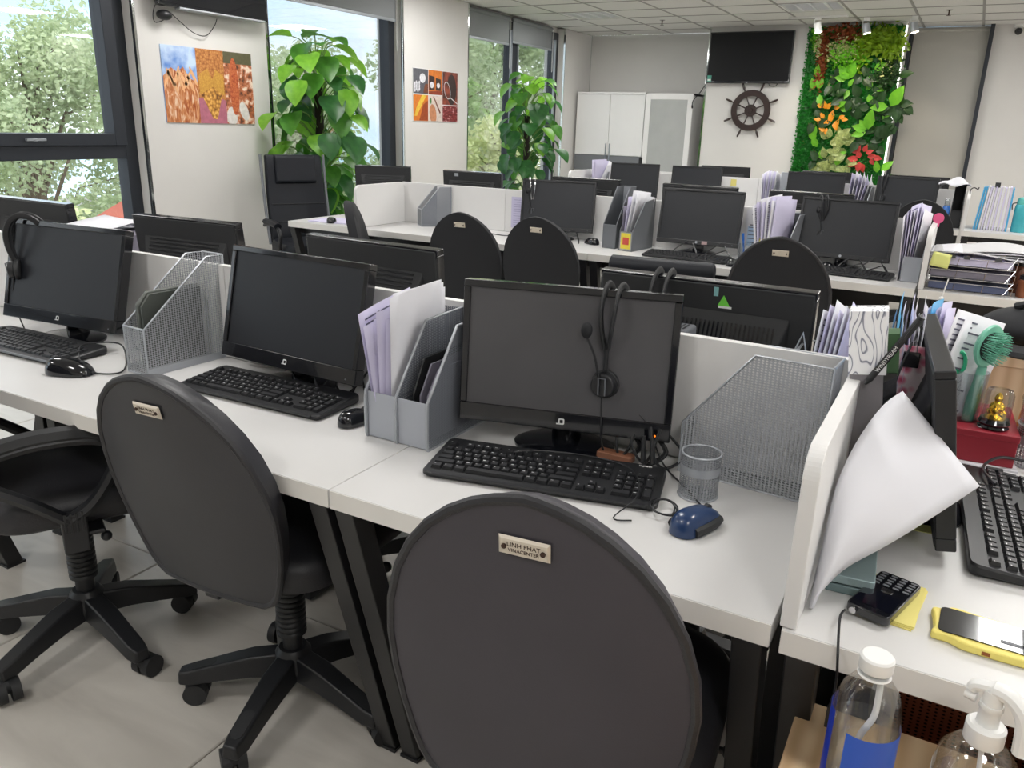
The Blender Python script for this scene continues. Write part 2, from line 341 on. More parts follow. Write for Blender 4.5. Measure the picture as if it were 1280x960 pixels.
# other walls
struct('wall_right', MB().b2((X1, Y0, 0), (X1+.1, Y1, HC)), WALL)
struct('wall_front', MB().b2((X0-.3, Y0-.1, 0), (X1, Y0, HC)), WALL)
PIL = [(-3.0, -1.6), (.2, 1.4), (3.74, 4.90), (6.64, 7.80), (10.16, 11.0)]
wl = struct('wall_left', MB().b2((X0-.3, Y0, HC-.05), (X0-.13, Y1, HC+.02)), WALL)
for n, (a, b) in enumerate(PIL):
    MB().b2((X0-.3, a, 0), (X0, b, HC)).build('pillar', WALL, wl, smooth=False)
    s = MB(); s.b2((X0-.02, a-.006, 0), (X0+.003, a+.012, HC)); s.b2((X0-.02, b-.012, 0), (X0+.003, b+.006, HC)); s.build('edge_strip', MIRROR, wl, smooth=False)
WINS = [(-1.6, .2), (1.4, 3.74), (4.90, 6.64), (7.80, 10.16)]
for n, (a, b) in enumerate(WINS):
    w = MB(); gx = -5.05; f = .09
    w.b2((gx-.06, a, 0), (gx+.05, a+f, HC-.05)); w.b2((gx-.06, b-f, 0), (gx+.05, b, HC-.05)); w.b2((gx-.06, a+f, 0), (gx+.05, b-f, .09)); w.b2((gx-.06, a+f, HC-.14), (gx+.05, b-f, HC-.05))
    mids = {1: [2.32], 3: [8.98]}.get(n, [])
    for y in mids: w.b2((gx-.06, y-.07, .09), (gx+.05, y+.07, HC-.14))
    if n < 2: w.b2((gx-.06, a+f, 1.11), (gx+.05, b-f, 1.195))
    o = struct('window_%d' % (n+1), w, FRAME, bev=.004)
    edges = [a+f]+[y for y in mids]+[b-f]
    for k in range(len(edges)-1):
        p, q = edges[k]+(.07 if k else 0), edges[k+1]-(.07 if k < len(edges)-2 else 0)
        if n < 2:
            s = MB(); z0, z1 = 1.195, HC-.14
            s.b2((gx-.04, p, z0), (gx+.075, p+.085, z1)); s.b2((gx-.04, q-.085, z0), (gx+.075, q, z1)); s.b2((gx-.04, p+.085, z0), (gx+.075, q-.085, z0+.075)); s.b2((gx-.04, p+.085, z1-.07), (gx+.075, q-.085, z1))
            sh = s.build('opening_sash', FRAME, o, bev=.005, smooth=False)
            MB().b2((gx-.006, p+.08, z0+.07), (gx+.006, q-.08, z1-.06)).build('glass_pane', GLASS, sh, smooth=False)
            my = (p+q)/2
            MB().b2((gx+.075, my-.06, z0+.03), (gx+.1, my+.06, z0+.045)).cyl((gx+.07, my, z0+.037), (gx+.095, my, z0+.037), .012).build('window_handle', FRAME2, sh, bev=.003)
            MB().b2((gx-.006, p-.01, .08), (gx+.006, q+.01, 1.12)).build('glass_pane', GLASS, o, smooth=False)
        else:
            MB().b2((gx-.006, p-.01, .08), (gx+.006, q+.01, HC-.13)).build('glass_pane', GLASS, o, smooth=False)
            MB().b2((gx+.04, p, .09), (gx+.065, p+.02, HC-.14)).b2((gx+.04, q-.02, .09), (gx+.065, q, HC-.14)).build('glazing_bead', FRAME2 if n == 3 else FRAME, o, smooth=False)
# outer sill slab
struct('trim_1', MB().b2((X0-.3, 1.4, -.02), (X0, 3.74, .03)).b2((X0-.3, 4.9, -.02), (X0, 6.64, .03)).b2((X0-.3, 7.8, -.02), (X0, 10.16, .03)), WHITE)
# roller blinds on left windows
def blind(y0, y1, zb, label, x=-4.955, m=BLIND, zt=2.585):
    t = thing('roller_blind', label, 'blind', (x, (y0+y1)/2, zt)); w = (y1-y0)/2; h = zt-zb
    MB().b2((-.003, -w, -h), (.003, w, 0)).build('blind_fabric', m, t, smooth=False)
    MB().cyl((0, -w, -.025), (0, w, -.025), .022).build('roller_tube', m, t)
    MB().b2((-.007, -w, -h-.018), (.007, w, -h+.006)).build('bottom_bar', FRAME2, t, bev=.002)
    c = MB().tube([(.025, w-.015, -.03), (.025, w-.015, -h-.25), (.025, w-.005, -h-.27), (.025, w+.004, -h-.25), (.025, w+.004, -.03)], .0018, 5); c.build('bead_chain', WHITEP, t)
    return t
blind(4.93, 6.60, 2.30, 'grey roller blind rolled high over the window behind the nearer tall potted plant')
blind(7.82, 8.76, 2.29, 'grey roller blind left of the pair over the window behind the farther plant')
blind(8.85, 9.86, 2.325, 'grey roller blind right of the pair, next to the cupboard corner')
blind(2.42, 3.66, 2.515, 'grey roller blind rolled almost fully up on the nearest window', x=-4.94)
# back walls
struct('wall_back', MB().b2((X0-.3, Y1, 0), (X1, Y1+.1, HC)).b2((-.06, Y1-.1, 0), (X1, Y1, HC)), WALL)
tp = MB().b2((-3.07, 10.4, 0), (-.9, Y1, HC)); o = struct('wall_pier', tp, WALL)
MB().b2((-3.078, 10.394, 0), (-3.055, 10.42, HC)).build('edge_strip', MIRROR, o, smooth=False)
struct('trim_2', MB().b2((-.9, 10.86, 0), (-.862, 10.99, HC)).b2((-.1, 10.82, 0), (-.058, 10.9, HC)), FRAME)
t = thing('roller_blind', 'pale grey full-height roller blind drawn down beside the green plant wall', 'blind', (-.48, 10.93, 2.585))
MB().b2((-.375, -.003, -2.6), (.38, .003, 0)).build('blind_fabric', BLIND2, t, smooth=False)
MB().cyl((-.375, 0, -.03), (.38, 0, -.03), .02).build('roller_tube', BLIND2, t)
struct('baseboard_right', MB().b2((-.06, Y1-.112, 0), (X1, Y1-.1, .08)), WHITE)
# ================================================================ CEILING FITTINGS
def troffer(x, y, label):
    t = thing('ceiling_light', label, 'ceiling light', (x, y, HC), group='recessed grille lights in the ceiling')
    f = MB(); h = cs/2-.012
    for a, b in (((-h, -h, -.004), (h, -h+.018, .05)), ((-h, h-.018, -.004), (h, h, .05)), ((-h, -h, -.004), (-h+.018, h, .05)), ((h-.018, -h, -.004), (h, h, .05))): f.b2(a, b)
    f.build('frame', WHITEP, t, smooth=False)
    MB().b2((-h, -h, .05), (h, h, .055)).build('backing', TUBEBACK, t, smooth=False)
    l = MB()
    for k in range(1, 4): u = -h+2*h*k/4; l.b2((u-.012, -h, .0), (u+.012, h, .03))
    for k in range(1, 10): u = -h+2*h*k/10; l.b2((-h, u-.002, .004), (h, u+.002, .028))
    l.build('louvre_grille', LOUV, t, smooth=False)
    for k in (-1, 0, 1):
        MB().cyl((k*h*.5-.075, -h+.02, .04), (k*h*.5-.075, h-.02, .04), .008, n=8).build('fluorescent_tube', TUBE, t)
    ld = bpy.data.lights.new('lamp', 'AREA'); ld.shape = 'SQUARE'; ld.size = .54; ld.energy = LAMP_W; ld.color = (1, .985, .96)
    lo = bpy.data.objects.new('lamp', ld); C.link(lo); lo.parent = t; lo.location = (0, 0, -.012)
TUBE = mat('lamp_tube_glow', (255, 252, 245), emit=5); TUBEBACK = mat('lamp_backing_glow', (236, 238, 240), .3, emit=2.2); LOUV = mat('lamp_louvre_metal', (222, 224, 228), .4)  # backing behind the louvres glows by itself to look lit by the tubes
LN = {(-4.042, 9.0275): 'recessed square grille light above the tall white cupboards', (-1.662, 9.0275): 'recessed square grille light in front of the track spotlights'}
for l in LIGHTS:
    troffer(l[0], l[1], LN.get(l, 'recessed square grille light in the suspended ceiling nearer the camera'))
def sprinkler(x, y, label):
    t = thing('sprinkler', label, 'sprinkler', (x, y, HC))
    MB().lathe([(.03, 0), (.03, -.006), (.012, -.01)], 16).build('flange', CHROME, t)
    MB().cyl((0, 0, -.01), (0, 0, -.05), .007).lathe([(.022, -.052), (.022, -.055)], 12).build('head', SCREW, t)
sprinkler(-3.417, 9.615, 'small ceiling sprinkler head above the television pier')
sprinkler(-.472, 9.567, 'small ceiling sprinkler head in front of the drawn blind')
WARM = mat('spot_bulb_glow', (255, 240, 205), emit=9)
tr = thing('light_track', 'short white ceiling track carrying the first spotlight', 'track', (-1.72, 9.72, HC))
MB().b2((-.3, -.018, -.02), (.3, .018, 0)).build('rail', WHITEP, tr, bev=.003)
for k, (x, y, lb) in enumerate([(-1.72, 9.74, 'white spotlight at the left end above the plant wall'), (-1.257, 9.93, 'middle spotlight of three, aimed at the plant wall'), (-.794, 9.93, 'rightmost of the three ceiling spotlights, beside the blind')]):
    t = thing('spotlight', lb, 'spotlight', (x, y, HC-.02), group='spotlights over the plant wall')
    MB().b2((-.03, -.022, -.02), (.03, .022, .02)).build('adapter', WHITEP, t, bev=.004)
    MB().cyl((-.036, 0, -.01), (-.036, 0, -.09), .006).cyl((-.036, 0, -.08), (0, 0, -.09), .006).build('arm', WHITEP, t)
    a = Vector((-.004, 0, -.045)); b = Vector((.02, -.006, -.14))
    hm = MB(); hm.cyl(a, b, .036, .042, 18); hm.build('lamp_housing', WHITEP if k == 0 else SILVER, t)
    d = (b-a).normalized(); MB().cyl(b-d*.004, b+d*.002, .036, n=18).build('bulb', WARM, t)
    sp = bpy.data.lights.new('spot', 'SPOT'); sp.energy = SPOT_W; sp.spot_size = R(80); sp.spot_blend = .7; sp.color = (1, .86, .66); sp.shadow_soft_size = .03
    so = bpy.data.objects.new('spot', sp); C.link(so); so.parent = t; so.location = b+d*.01; so.rotation_euler = Vector((.0, .42, -.9)).to_track_quat('-Z', 'Y').to_euler()
t = thing('security_camera', 'small white and black camera at the ceiling corner on the right', 'camera', (.17, 10.9, HC))
MB().lathe([(.05, 0), (.05, -.03), (.03, -.045)], 16).build('mount', WHITEP, t); MB().sph((0, -.02, -.075), .038).build('lens_dome', BLACKG, t)
# ================================================================ WALL THINGS
t = thing('television', 'wall-mounted flat television above the ship wheel', 'television', (-2.55, 10.392, 2.24))
MB().box((0, -.06, 0), (.99, .035, .575)).build('casing', BLACKG, t, bev=.006); MB().box((0, -.0785, .006), (.955, .003, .535)).build('screen', mat('tv_panel_black', (14, 15, 18), .38, spec=.25), t, smooth=False)
MB().b2((-.2, -.045, -.15), (.2, 0, .15)).build('wall_bracket', BLACK, t)
MB().box((-.455, -.081, -.235), (.05, .002, .075)).mat(1).box((-.455, -.0825, -.25), (.04, .002, .02)).build('energy_sticker', [mat('teal_sticker', (70, 150, 130), .5), WHITEM], t, smooth=False)
MB().box((0, -.08, -.275), (.03, .003, .008)).build('logo', CHROME, t)
MB().tube(crv([(.25, -.03, -.28), (.27, -.035, -.31), (.33, -.035, -.315), (.36, -.03, -.28)]), .004).build('cable', BLACK, t)
o = MB().tube(crv([(-3.04, 10.37, 1.975), (-3.12, 10.36, 1.845), (-3.2, 10.38, 1.755), (-3.235, 10.46, 1.695)]), .006).cyl((-3.235, 10.46, 1.695), (-3.24, 10.49, 1.67), .011).build('cable', BLACK)
tag(o, 'black cable hanging from the television towards the glass-door cupboard', 'cable')
t = thing('television', 'flat television hung high over the wheat and corn picture, bottom edge in view', 'television', (-4.9, 4.3, 2.345), rot=(0, R(-6), 0))
MB().b2((.06, -.46, -.28), (.10, .50, .3)).build('casing', BLACKG, t, bev=.006); MB().b2((.1, -.44, -.26), (.103, .48, .28)).build('screen', BLACKG, t)
MB().b2((-.02, -.15, -.15), (.07, .15, .15)).build('wall_bracket', BLACK, t); MB().b2((.055, -.3, -.288), (.105, .46, -.278)).build('bottom_trim', SILVER, t)
t = thing('conference_speaker', 'small round black speaker hanging beside the high television on its cord', 'speaker', (-4.84, 3.93, 2.025))
MB().sph((0, 0, 0), .055, 10, (.8, 1, .6)).build('body', BLACK, t)
MB().tube(crv([(.0, .02, -.02), (-.02, -.06, -.05), (0, -.08, .02), (-.02, 0, .12)]), .003, 5).tube(crv([(0, .05, .02), (-.02, .15, -.03), (-.03, .26, -.085), (-.03, .36, -.09), (-.03, .44, -.02), (-.02, .46, .03)]), .003, 5).build('cord', BLACK, t)
# ship wheel
t = thing('ship_wheel', 'dark wooden ship steering wheel hung under the television', 'ship wheel', (-2.476, 10.36, 1.647))
ring = MB(); n = 48; prof = [(.165, -.018), (.23, -.018), (.235, -.008), (.235, .012), (.165, .012)]
vs = []; fs = []
for k in range(n):
    a = 2*PI*k/n
    for r, y in prof: vs.append((r*math.cos(a), y, r*math.sin(a)))
for k in range(n):
    for j in range(5): fs.append((k*5+j, k*5+(j+1) % 5, ((k+1) % n)*5+(j+1) % 5, ((k+1) % n)*5+j))
ring.add(vs, fs); ring.build('rim', DKWOOD, t)
MB().cyl((0, .02, 0), (0, -.02, 0), .07, n=24).cyl((0, -.02, 0), (0, -.035, 0), .03, n=16).build('hub', DKWOOD, t, bev=.004)
for k in range(8):
    a = R(22.5+45*k); d = Vector((math.cos(a), 0, math.sin(a)))
    sp = MB(); pts = [d*r for r in (.06, .1, .14, .2, .235, .25, .27, .3, .325, .335)]; sp.tube(pts, [.009, .007, .009, .009, .009, .008, .014, .013, .011, .006], 8)
    sp.build('spoke', DKWOOD, t)
# cupboards
t = thing('storage_cupboard', 'tall white two-door cupboard with grey drawer band in the alcove', 'cupboard', (-4.37, 10.52, 0))
w = .97
MB().b2((-w/2, .02, 0), (w/2, .46, 1.825)).b2((-w/2-.005, -.0, 1.825), (w/2+.005, .46, 1.85)).build('body', WHITE, t, bev=.002, smooth=False)
for s in (-1, 1):
    d = MB().b2((s*.003, 0, 1.045), (s*w/2, .018, 1.82)).build('door', WHITE, t, bev=.002, smooth=False)
    MB().b2((s*.02, -.012, .86), (s*.035, -.002, 1.195)).build('handle', CHROME, d)
    MB().b2((s*.003, .002, .84), (s*w/2, .018, 1.04)).build('grey_panel', mat('dark_grey_laminate', (112, 114, 118), .5), t, smooth=False, label='dark grey laminate panel')
    MB().b2((s*.003, 0, .06), (s*w/2, .018, .835)).build('door', WHITE, t, bev=.002, smooth=False)
t = thing('storage_cupboard', 'tall white cupboard with one frosted glass door beside the television pier', 'cupboard', (-3.555, 10.5, 0))
w = .63
MB().b2((-w/2, .02, 0), (-w/2+.02, .48, 1.84)).b2((w/2-.02, .02, 0), (w/2, .48, 1.84)).b2((-w/2, .45, 0), (w/2, .48, 1.84)).b2((-w/2, .02, 1.815), (w/2, .48, 1.84)).b2((-w/2, .02, 0), (w/2, .48, .06)).build('body', WHITE, t, smooth=False)
d = MB(); d.b2((-w/2, 0, .8), (-w/2+.07, .018, 1.835)); d.b2((w/2-.07, 0, .8), (w/2, .018, 1.835)); d.b2((-w/2+.07, 0, 1.765), (w/2-.07, .018, 1.835)); d.b2((-w/2+.07, 0, .8), (w/2-.07, .018, .87)); d = d.build('door', WHITE, t, bev=.002, smooth=False)
MB().b2((-w/2+.07, .006, .87), (w/2-.07, .012, 1.765)).build('glass_pane', mat('frosted_pane', (196, 198, 196), .4, noise=.08, nscale=6, alpha=.72), d, smooth=False)
MB().b2((-w/2, 0, .03), (w/2, .018, .79)).build('door', WHITE, t, bev=.002, smooth=False)
for z in (1.2, .85): MB().b2((-w/2+.02, .06, z), (w/2-.02, .45, z+.02)).build('shelf', WHITE, t, smooth=False)
for k, (x, z, a, b) in enumerate([(-.05, 1.22, .28, .14), (0, .87, .34, .22)]):
    o = MB().b2((x-a/2, .1, z), (x+a/2, .4, z+b)).b2((x-a/2+.01, .095, z+b*.4), (x+a/2-.01, .1, z+b*.7)).build('paper_pile', PAPER, bev=.003); o.location = (-3.555, 10.5, .001)
    tag(o, ['smaller pile of papers on the upper shelf behind the frosted door', 'larger pile of papers on the lower shelf behind the frosted door'][k], 'paper pile')
# posters
def shape(m, pts): m.add([(.0012*(1), p[0], p[1]) for p in pts], [tuple(range(len(pts)))])
def ell(cy, cz, a, b, rot=0, n=18):
    return [(cy+a*math.cos(2*PI*k/n)*math.cos(rot)-b*math.sin(2*PI*k/n)*math.sin(rot), cz+a*math.cos(2*PI*k/n)*math.sin(rot)+b*math.sin(2*PI*k/n)*math.cos(rot)) for k in range(n)]
def pic(parent, y0, z0, y1, z1, m, shapes=(), name='print_panel'):
    o = MB().b2((0, y0, z0), (.008, y1, z1)).build(name, m, parent, smooth=False)
    for k, (mm, ptss) in enumerate(shapes):
        b = MB(); x = .0084+.0003*k
        for pts in ptss:
            q = [(min(max(p[0], y0), y1), min(max(p[1], z0), z1)) for p in pts]; b.add([(x, *p) for p in q], [tuple(range(len(q)))])
        b.build('printed_shape', mm, o, smooth=False, kind='stuff')
rs = random.Random(3)
def PM(n, c): return mat('print_'+n, c, .5, noise=.25, nscale=35)
t = thing('picture', 'wide picture of wheat, grain in hands and a corn cob on the pillar', 'picture', (-4.9, 3.915, 1.348))
SKYP = ramp_mat('print_blue_sky', 'noise', [(.35, (66, 120, 200)), (.6, (190, 210, 236))], 7, .5)
WHEAT = ramp_mat('print_wheat', 'noise', [(.35, (150, 70, 30)), (.5, (196, 124, 72)), (.68, (226, 196, 168))], 14, .5, (1, 2.4, .7), dist=1.5)
GRAIN = ramp_mat('print_grain', 'vor', [(0, (206, 150, 84)), (.5, (182, 116, 60)), (.9, (140, 80, 36))], 60, .5)
GRAIN2 = ramp_mat('print_soy', 'vor', [(0, (240, 196, 110)), (.45, (200, 140, 60)), (.8, (110, 66, 30))], 42, .5)
CORNB = ramp_mat('print_corn_field', 'noise', [(.36, (84, 50, 40)), (.5, (190, 110, 70)), (.62, (236, 214, 196))], 22, .5)
ears = []
for k in range(9):
    a = rs.uniform(.55, .9)*(1 if k % 3 else -1); y = .03+k*.028; ears.append(ell(y, .29+rs.uniform(-.04, .03), .012, .07, a*.6))
pic(t, 0, 0, .285, .5, SKYP, [(WHEAT, [[(0, 0), (.285, 0), (.285, .27), (.22, .3), (.17, .37), (.12, .33), (.07, .36), (0, .3)]]), (PM('ear', (236, 180, 130)), ears)])
pic(t, .286, 0, .53, .5, GRAIN, [(ramp_mat('print_grain_light', 'vor', [(0, (210, 164, 70)), (.8, (186, 132, 56))], 80, .5), [[(.3, .2), (.52, .2), (.52, .33), (.45, .37), (.42, .3), (.38, .37), (.3, .33)]]), (PM('hands', (186, 110, 130)), [[(.286, 0), (.53, 0), (.53, .16), (.47, .18), (.34, .18), (.286, .17)]]), (GRAIN2, [[(.31, .2), (.4, .03), (.44, .03), (.5, .2), (.42, .25)]])])
pic(t, .531, 0, .8, .5, CORNB, [(PM('dark_trees', (96, 92, 66)), [[(.531, .42), (.8, .42), (.8, .5), (.531, .5)]]), (PM('husk', (228, 222, 218)), [ell(.58, .05, .05, .07), ell(.7, .09, .04, .07, .4)]), (ramp_mat('print_cob', 'vor', [(0, (206, 124, 74)), (.6, (182, 88, 54)), (1, (130, 50, 30))], 75, .4), [ell(.617, .26, .045, .2)])])
t = thing('picture', 'six-cell food ingredients picture on the pillar between the two plants', 'picture', (-4.9, 6.785, 1.407))
GREYP = PM('slate', (92, 92, 100)); WHT = PM('white', (232, 232, 238)); BRN = PM('brown', (120, 66, 40)); ORG = PM('orange', (218, 122, 40)); YLW = PM('yellow', (234, 196, 70)); DRK = PM('dark', (54, 34, 34)); GRN = PM('green', (70, 130, 60))
MAR = ramp_mat('print_maroon', 'noise', [(.4, (96, 26, 30)), (.55, (140, 50, 50)), (.68, (214, 170, 170))], 20, .5, (1, 1, 3)); SPC = ramp_mat('print_spice', 'noise', [(.35, (70, 32, 28)), (.6, (150, 70, 50))], 14, .5)
MB().b2((-.001, 0, 0), (.006, .8, .495)).build('backing', WHITE, t, smooth=False)
pic(t, .005, .26, .255, .49, GREYP, [(WHT, [ell(.16, .405, .05, .045)]+[ell(.03+.025*(k % 4), .29+.03*(k//4)+.012*(k % 2), .012, .017) for k in range(12)]), (BRN, [[(.17, .27), (.255, .27), (.255, .36), (.2, .35)]])], 'print_cell')
pic(t, .265, .26, .505, .49, ORG, [(DRK, [[(.27, .3), (.37, .3), (.37, .43), (.27, .44)], [(.39, .3), (.48, .3), (.48, .41), (.39, .42)]]), (WHT, [ell(.32, .35, .035, .03), ell(.435, .35, .03, .025)]), (PM('red_table', (150, 60, 34)), [[(.265, .26), (.505, .26), (.505, .3), (.265, .29)]])], 'print_cell')
pic(t, .515, .17, .795, .49, SPC, [(DRK, [ell(.68, .32, .09, .15)]), (WHT, [ell(.6, .31, .055, .09, .4)]), (SPC, [ell(.6, .31, .048, .082, .4)]), (WHT, [[(.65, .24), (.66, .245), (.79, .19), (.79, .18)]])], 'print_cell')
pic(t, .005, .005, .255, .25, ORG, [(YLW, [[(.02, .05), (.06, .05), (.2, .22), (.23, .25), (.15, .25), (.06, .14)]]), (PM('rust', (160, 70, 30)), [[(.1, .01), (.25, .01), (.25, .2), (.17, .16)]])], 'print_cell')
pic(t, .265, .005, .505, .25, PM('cream', (226, 210, 200)), [(PM('peach', (206, 140, 100)), [ell(.34, .07, .06, .1, .2)]), (BRN, [[(.34, .24), (.36, .24), (.48, .09), (.46, .08)]]), (GRN, [ell(.3, .2, .015, .03)])], 'print_cell')
pic(t, .515, .005, .795, .16, MAR, [], 'print_cell')
GWD = '''b -1411 2104 171 -35|b -1411 2104 193 15|b -1428 2104 128 -80|b -1159 2213 150 70|b -1072 2229 86 110|b -1723 1992 150 10|b -1767 1992 128 -20|b -1760 2130 128 5|b -1698 1940 128 170|b -1399 2028 96 30|b -1386 1994 107 200|b -1199 1987 118 20|b -1168 1945 107 160|b -1128 2013 107 100|b -1153 2063 107 -20|b -1467 1787 150 80|b -1488 1813 107 60|b -925 1821 235 25|b -950 1821 171 -95|b -932 1813 150 200|b -1118 1570 214 0|b -1142 1560 150 -70|b -1139 1543 150 -105|b -1135 1569 128 -40|b -1643 1358 128 -30|b -1612 1323 107 160|b -1689 1428 150 -20|b -1705 1482 107 10|b -914 1123 150 40|b -953 1104 128 -10|b -1411 1161 107 20|b -1393 1279 86 60|b -970 2154 96 100|b -1024 2188 86 60|o -1615 1784 96 -10|o -1606 1785 96 40|o -1644 1801 86 -60|o -1519 1786 118 50|o -1617 1679 86 -30|o -1641 1661 86 -80|o -1545 1663 118 10|o -1525 1646 96 -20|o -1424 1675 86 90|o -1452 1683 75 60|o -1614 1591 86 -60|o -1597 1600 86 30|o -1489 1577 118 20|o -1490 1647 118 160|o -1567 1575 86 180|o -1580 1539 86 -60|r -1197 1305 96 -50|r -1191 1322 86 10|r -1131 1325 96 20|r -1103 1308 96 60|r -1081 1274 107 80|r -1021 1268 107 95|r -1052 1249 86 140|r -1178 1235 128 -80|r -1191 1207 107 -120|r -1158 1218 128 180|r -1138 1201 118 160|r -1163 1253 107 -20|v -1415 1478 150 339|v -1408 1469 109 168|v -1399 1483 155 41|v -1427 1504 136 207|v -1340 1455 122 330|v -1301 1460 150 50|v -1309 1461 107 314|v -1329 1456 160 314|v -1381 1361 136 244|v -1385 1362 144 348|v -1355 1398 126 60|v -1395 1408 123 217|v -1486 1319 125 112|v -1445 1331 124 173|v -1454 1353 159 8|v -1446 1311 108 284|v -1511 1188 107 17|v -1518 1167 118 272|v -1478 1170 125 128|v -1501 1178 113 269|v -1385 1152 109 340|v -1426 1178 140 331|v -1409 1147 136 112|v -1416 1187 111 54|v -1296 1167 116 17|v -1285 1192 129 85|v -1303 1176 131 152|v -1330 1169 109 178|v -1537 1238 146 342|v -1543 1202 113 156|v -1568 1198 123 163|v -1523 1200 159 163|v -1512 1431 133 105|v -1521 1462 127 356|v -1488 1437 134 122|v -1537 1455 149 312|v -1304 1514 148 250|v -1289 1516 126 254|v -1311 1530 148 249|v -1307 1506 142 209|v -1334 1296 120 242|v -1308 1283 142 287|v -1315 1292 146 298|v -1314 1281 154 248|v -1615 1144 135 191|v -1659 1149 157 172|v -1632 1157 146 62|v -1628 1164 143 151|v -1519 1095 141 259|v -1556 1127 131 234|v -1542 1099 141 15|v -1532 1125 110 48|d -1587 2049 132 13|d -1575 2035 164 212|d -1585 1999 118 146|d -1528 2102 126 299|d -1525 2127 164 34|d -1510 2107 161 345|d -1269 2144 179 231|d -1302 2162 162 203|d -1254 2107 163 126|d -1181 2146 126 204|d -1198 2137 165 321|d -1211 2118 135 105|d -1266 1918 190 329|d -1293 1926 191 179|d -1304 1922 191 177|d -1231 1827 127 224|d -1222 1839 176 298|d -1249 1823 138 337|d -1066 2155 138 56|d -1052 2152 163 171|d -1071 2131 173 43|d -994 2209 158 121|d -1022 2194 152 130|d -992 2190 120 91|d -932 2201 184 196|d -962 2210 150 207|d -919 2220 154 328|d -894 2137 182 71|d -895 2108 123 301|d -874 2134 139 281|d -1350 1882 154 198|d -1376 1869 129 211|d -1357 1887 135 295|d -1063 1876 120 260|d -1047 1853 170 18|d -1064 1906 166 343|d -1012 1785 140 330|d -1044 1753 149 58|d -1019 1792 126 137|d -1141 1806 161 267|d -1087 1801 150 113|d -1101 1777 188 135|d -888 1665 129 227|d -856 1651 159 224|d -876 1675 137 270|d -932 1617 135 134|d -917 1614 171 236|d -955 1580 125 45|d -858 1798 183 173|d -869 1760 120 261|d -894 1803 189 245|d -823 1832 191 239|d -784 1831 164 128|d -819 1817 164 126|d -1024 1614 180 233|d -993 1595 181 186|d -1005 1585 173 142|d -1310 1701 133 14|d -1251 1671 175 0|d -1276 1642 164 154|d -1317 1800 129 57|d -1320 1780 184 55|d -1329 1787 130 103|d -1454 1926 120 333|d -1440 1895 169 243|d -1433 1895 127 241|d -1528 1930 172 59|d -1541 1974 135 28|d -1517 1909 145 112|d -947 1478 173 258|d -967 1480 168 339|d -933 1468 191 2|d -1037 1397 148 16|d -1002 1383 157 126|d -1042 1446 185 177|d -1680 1780 136 18|d -1718 1778 137 147|d -1725 1779 121 350|d -1729 1614 148 191|d -1738 1628 126 195|d -1675 1609 182 77|d -1649 1210 154 206|d -1622 1205 172 329|d -1629 1218 180 81|d -1114 1426 124 278|d -1066 1428 127 30|d -1107 1443 150 208|d -1229 1457 170 17|d -1230 1442 146 35|d -1214 1440 174 200|d -799 1855 175 207|d -826 1844 167 344|d -809 1852 138 292|d -897 1550 123 61|d -899 1512 139 23|d -868 1521 120 18|d -840 1848 171 85|d -834 1814 171 120|d -840 1747 150 150'''
# ================================================================ LEAVES
def leaf_mesh(kind, m, droop=.25, fold=.18, n=5):
    b = MB(); vs = []
    for i in range(n+1):
        t = i/n
        if kind == 'heart': w = .41*math.sin(PI*t**.74)**.8*(1-.1*t) if 0 < t < 1 else 0
        elif kind == 'lance': w = .2*math.sin(PI*t**.8) if 0 < t < 1 else 0
        else: w = .23*math.sin(PI*t**.7) if 0 < t < 1 else 0
        z = -droop*t*t; y = t-(.12*t*t if droop else 0)
        vs += [(-w, y-(.1*w if kind == 'heart' and i == 1 else 0), z+fold*w), (-w*.5, y, z+fold*w*.3), (0, y, z-.01), (w*.5, y, z+fold*w*.3), (w, y-(.1*w if kind == 'heart' and i == 1 else 0), z+fold*w)]
    fs = [(j*5+i, j*5+i+1, j*5+i+6, j*5+i+5) for j in range(n) for i in range(4)]
    b.add(vs, fs); return b.mesh('leaf', m, ang=80)
def leafcloud(name, pts, m, parent, size, rnd, kind='stuff'):
    vs = []; fs = []
    for p in pts:
        s = size*rnd.uniform(.6, 1.3); q = Euler((rnd.uniform(0, 6.3), rnd.uniform(0, 6.3), rnd.uniform(0, 6.3))).to_matrix()
        n = len(vs); P = Vector(p)
        for v in ((0, -.5, 0), (.3, 0, .08), (0, .6, 0), (-.3, 0, .08)): vs.append(tuple(P+q @ (Vector(v)*s)))
        fs.append((n, n+1, n+2)); fs.append((n, n+2, n+3))
    me = bpy.data.meshes.new(name); me.from_pydata(vs, [], fs); me.materials.append(m)
    return obj(name, me, parent, kind=kind)
# ---- green plant wall
ZS = -.105
t = thing('plant_wall', 'artificial green plant wall with orange and red leaf clusters', 'plant wall', (0, 10.4, 0))
MB().b2((-1.9, -.03, .12), (-.905, 0, 2.555)).build('backing_panel', GW['m'], t, smooth=False)
MB().b2((-.905, -.028, .12), (-.888, -.006, 2.555)).build('light_strip', mat('led_strip_glow', (255, 255, 250), emit=2.2), t, smooth=False, label='lit white strip along the right edge')
rs = random.Random(11)
leafcloud('moss_leaves', [(rs.uniform(-1.92, -.93), -.03-rs.uniform(0, .035), rs.uniform(.12, 2.565)) for _ in range(15000)], GW['m'], t, .03, rs)
def patch(nm, key, x, z, rx, rz, n, size, d=.07): z += ZS; leafcloud(nm, [(x+rs.gauss(0, .5)*rx, -.04-rs.uniform(0, d), z+rs.gauss(0, .5)*rz) for _ in range(n)], GW[key], t, size, rs)
patch('rust_fern', 'u', -1.72, 2.26, .05, .22, 420, .05); patch('rust_fern', 'u', -1.5, 2.58, .22, .09, 420, .05); patch('rust_fern', 'u', -1.74, 2.5, .04, .1, 130, .05)
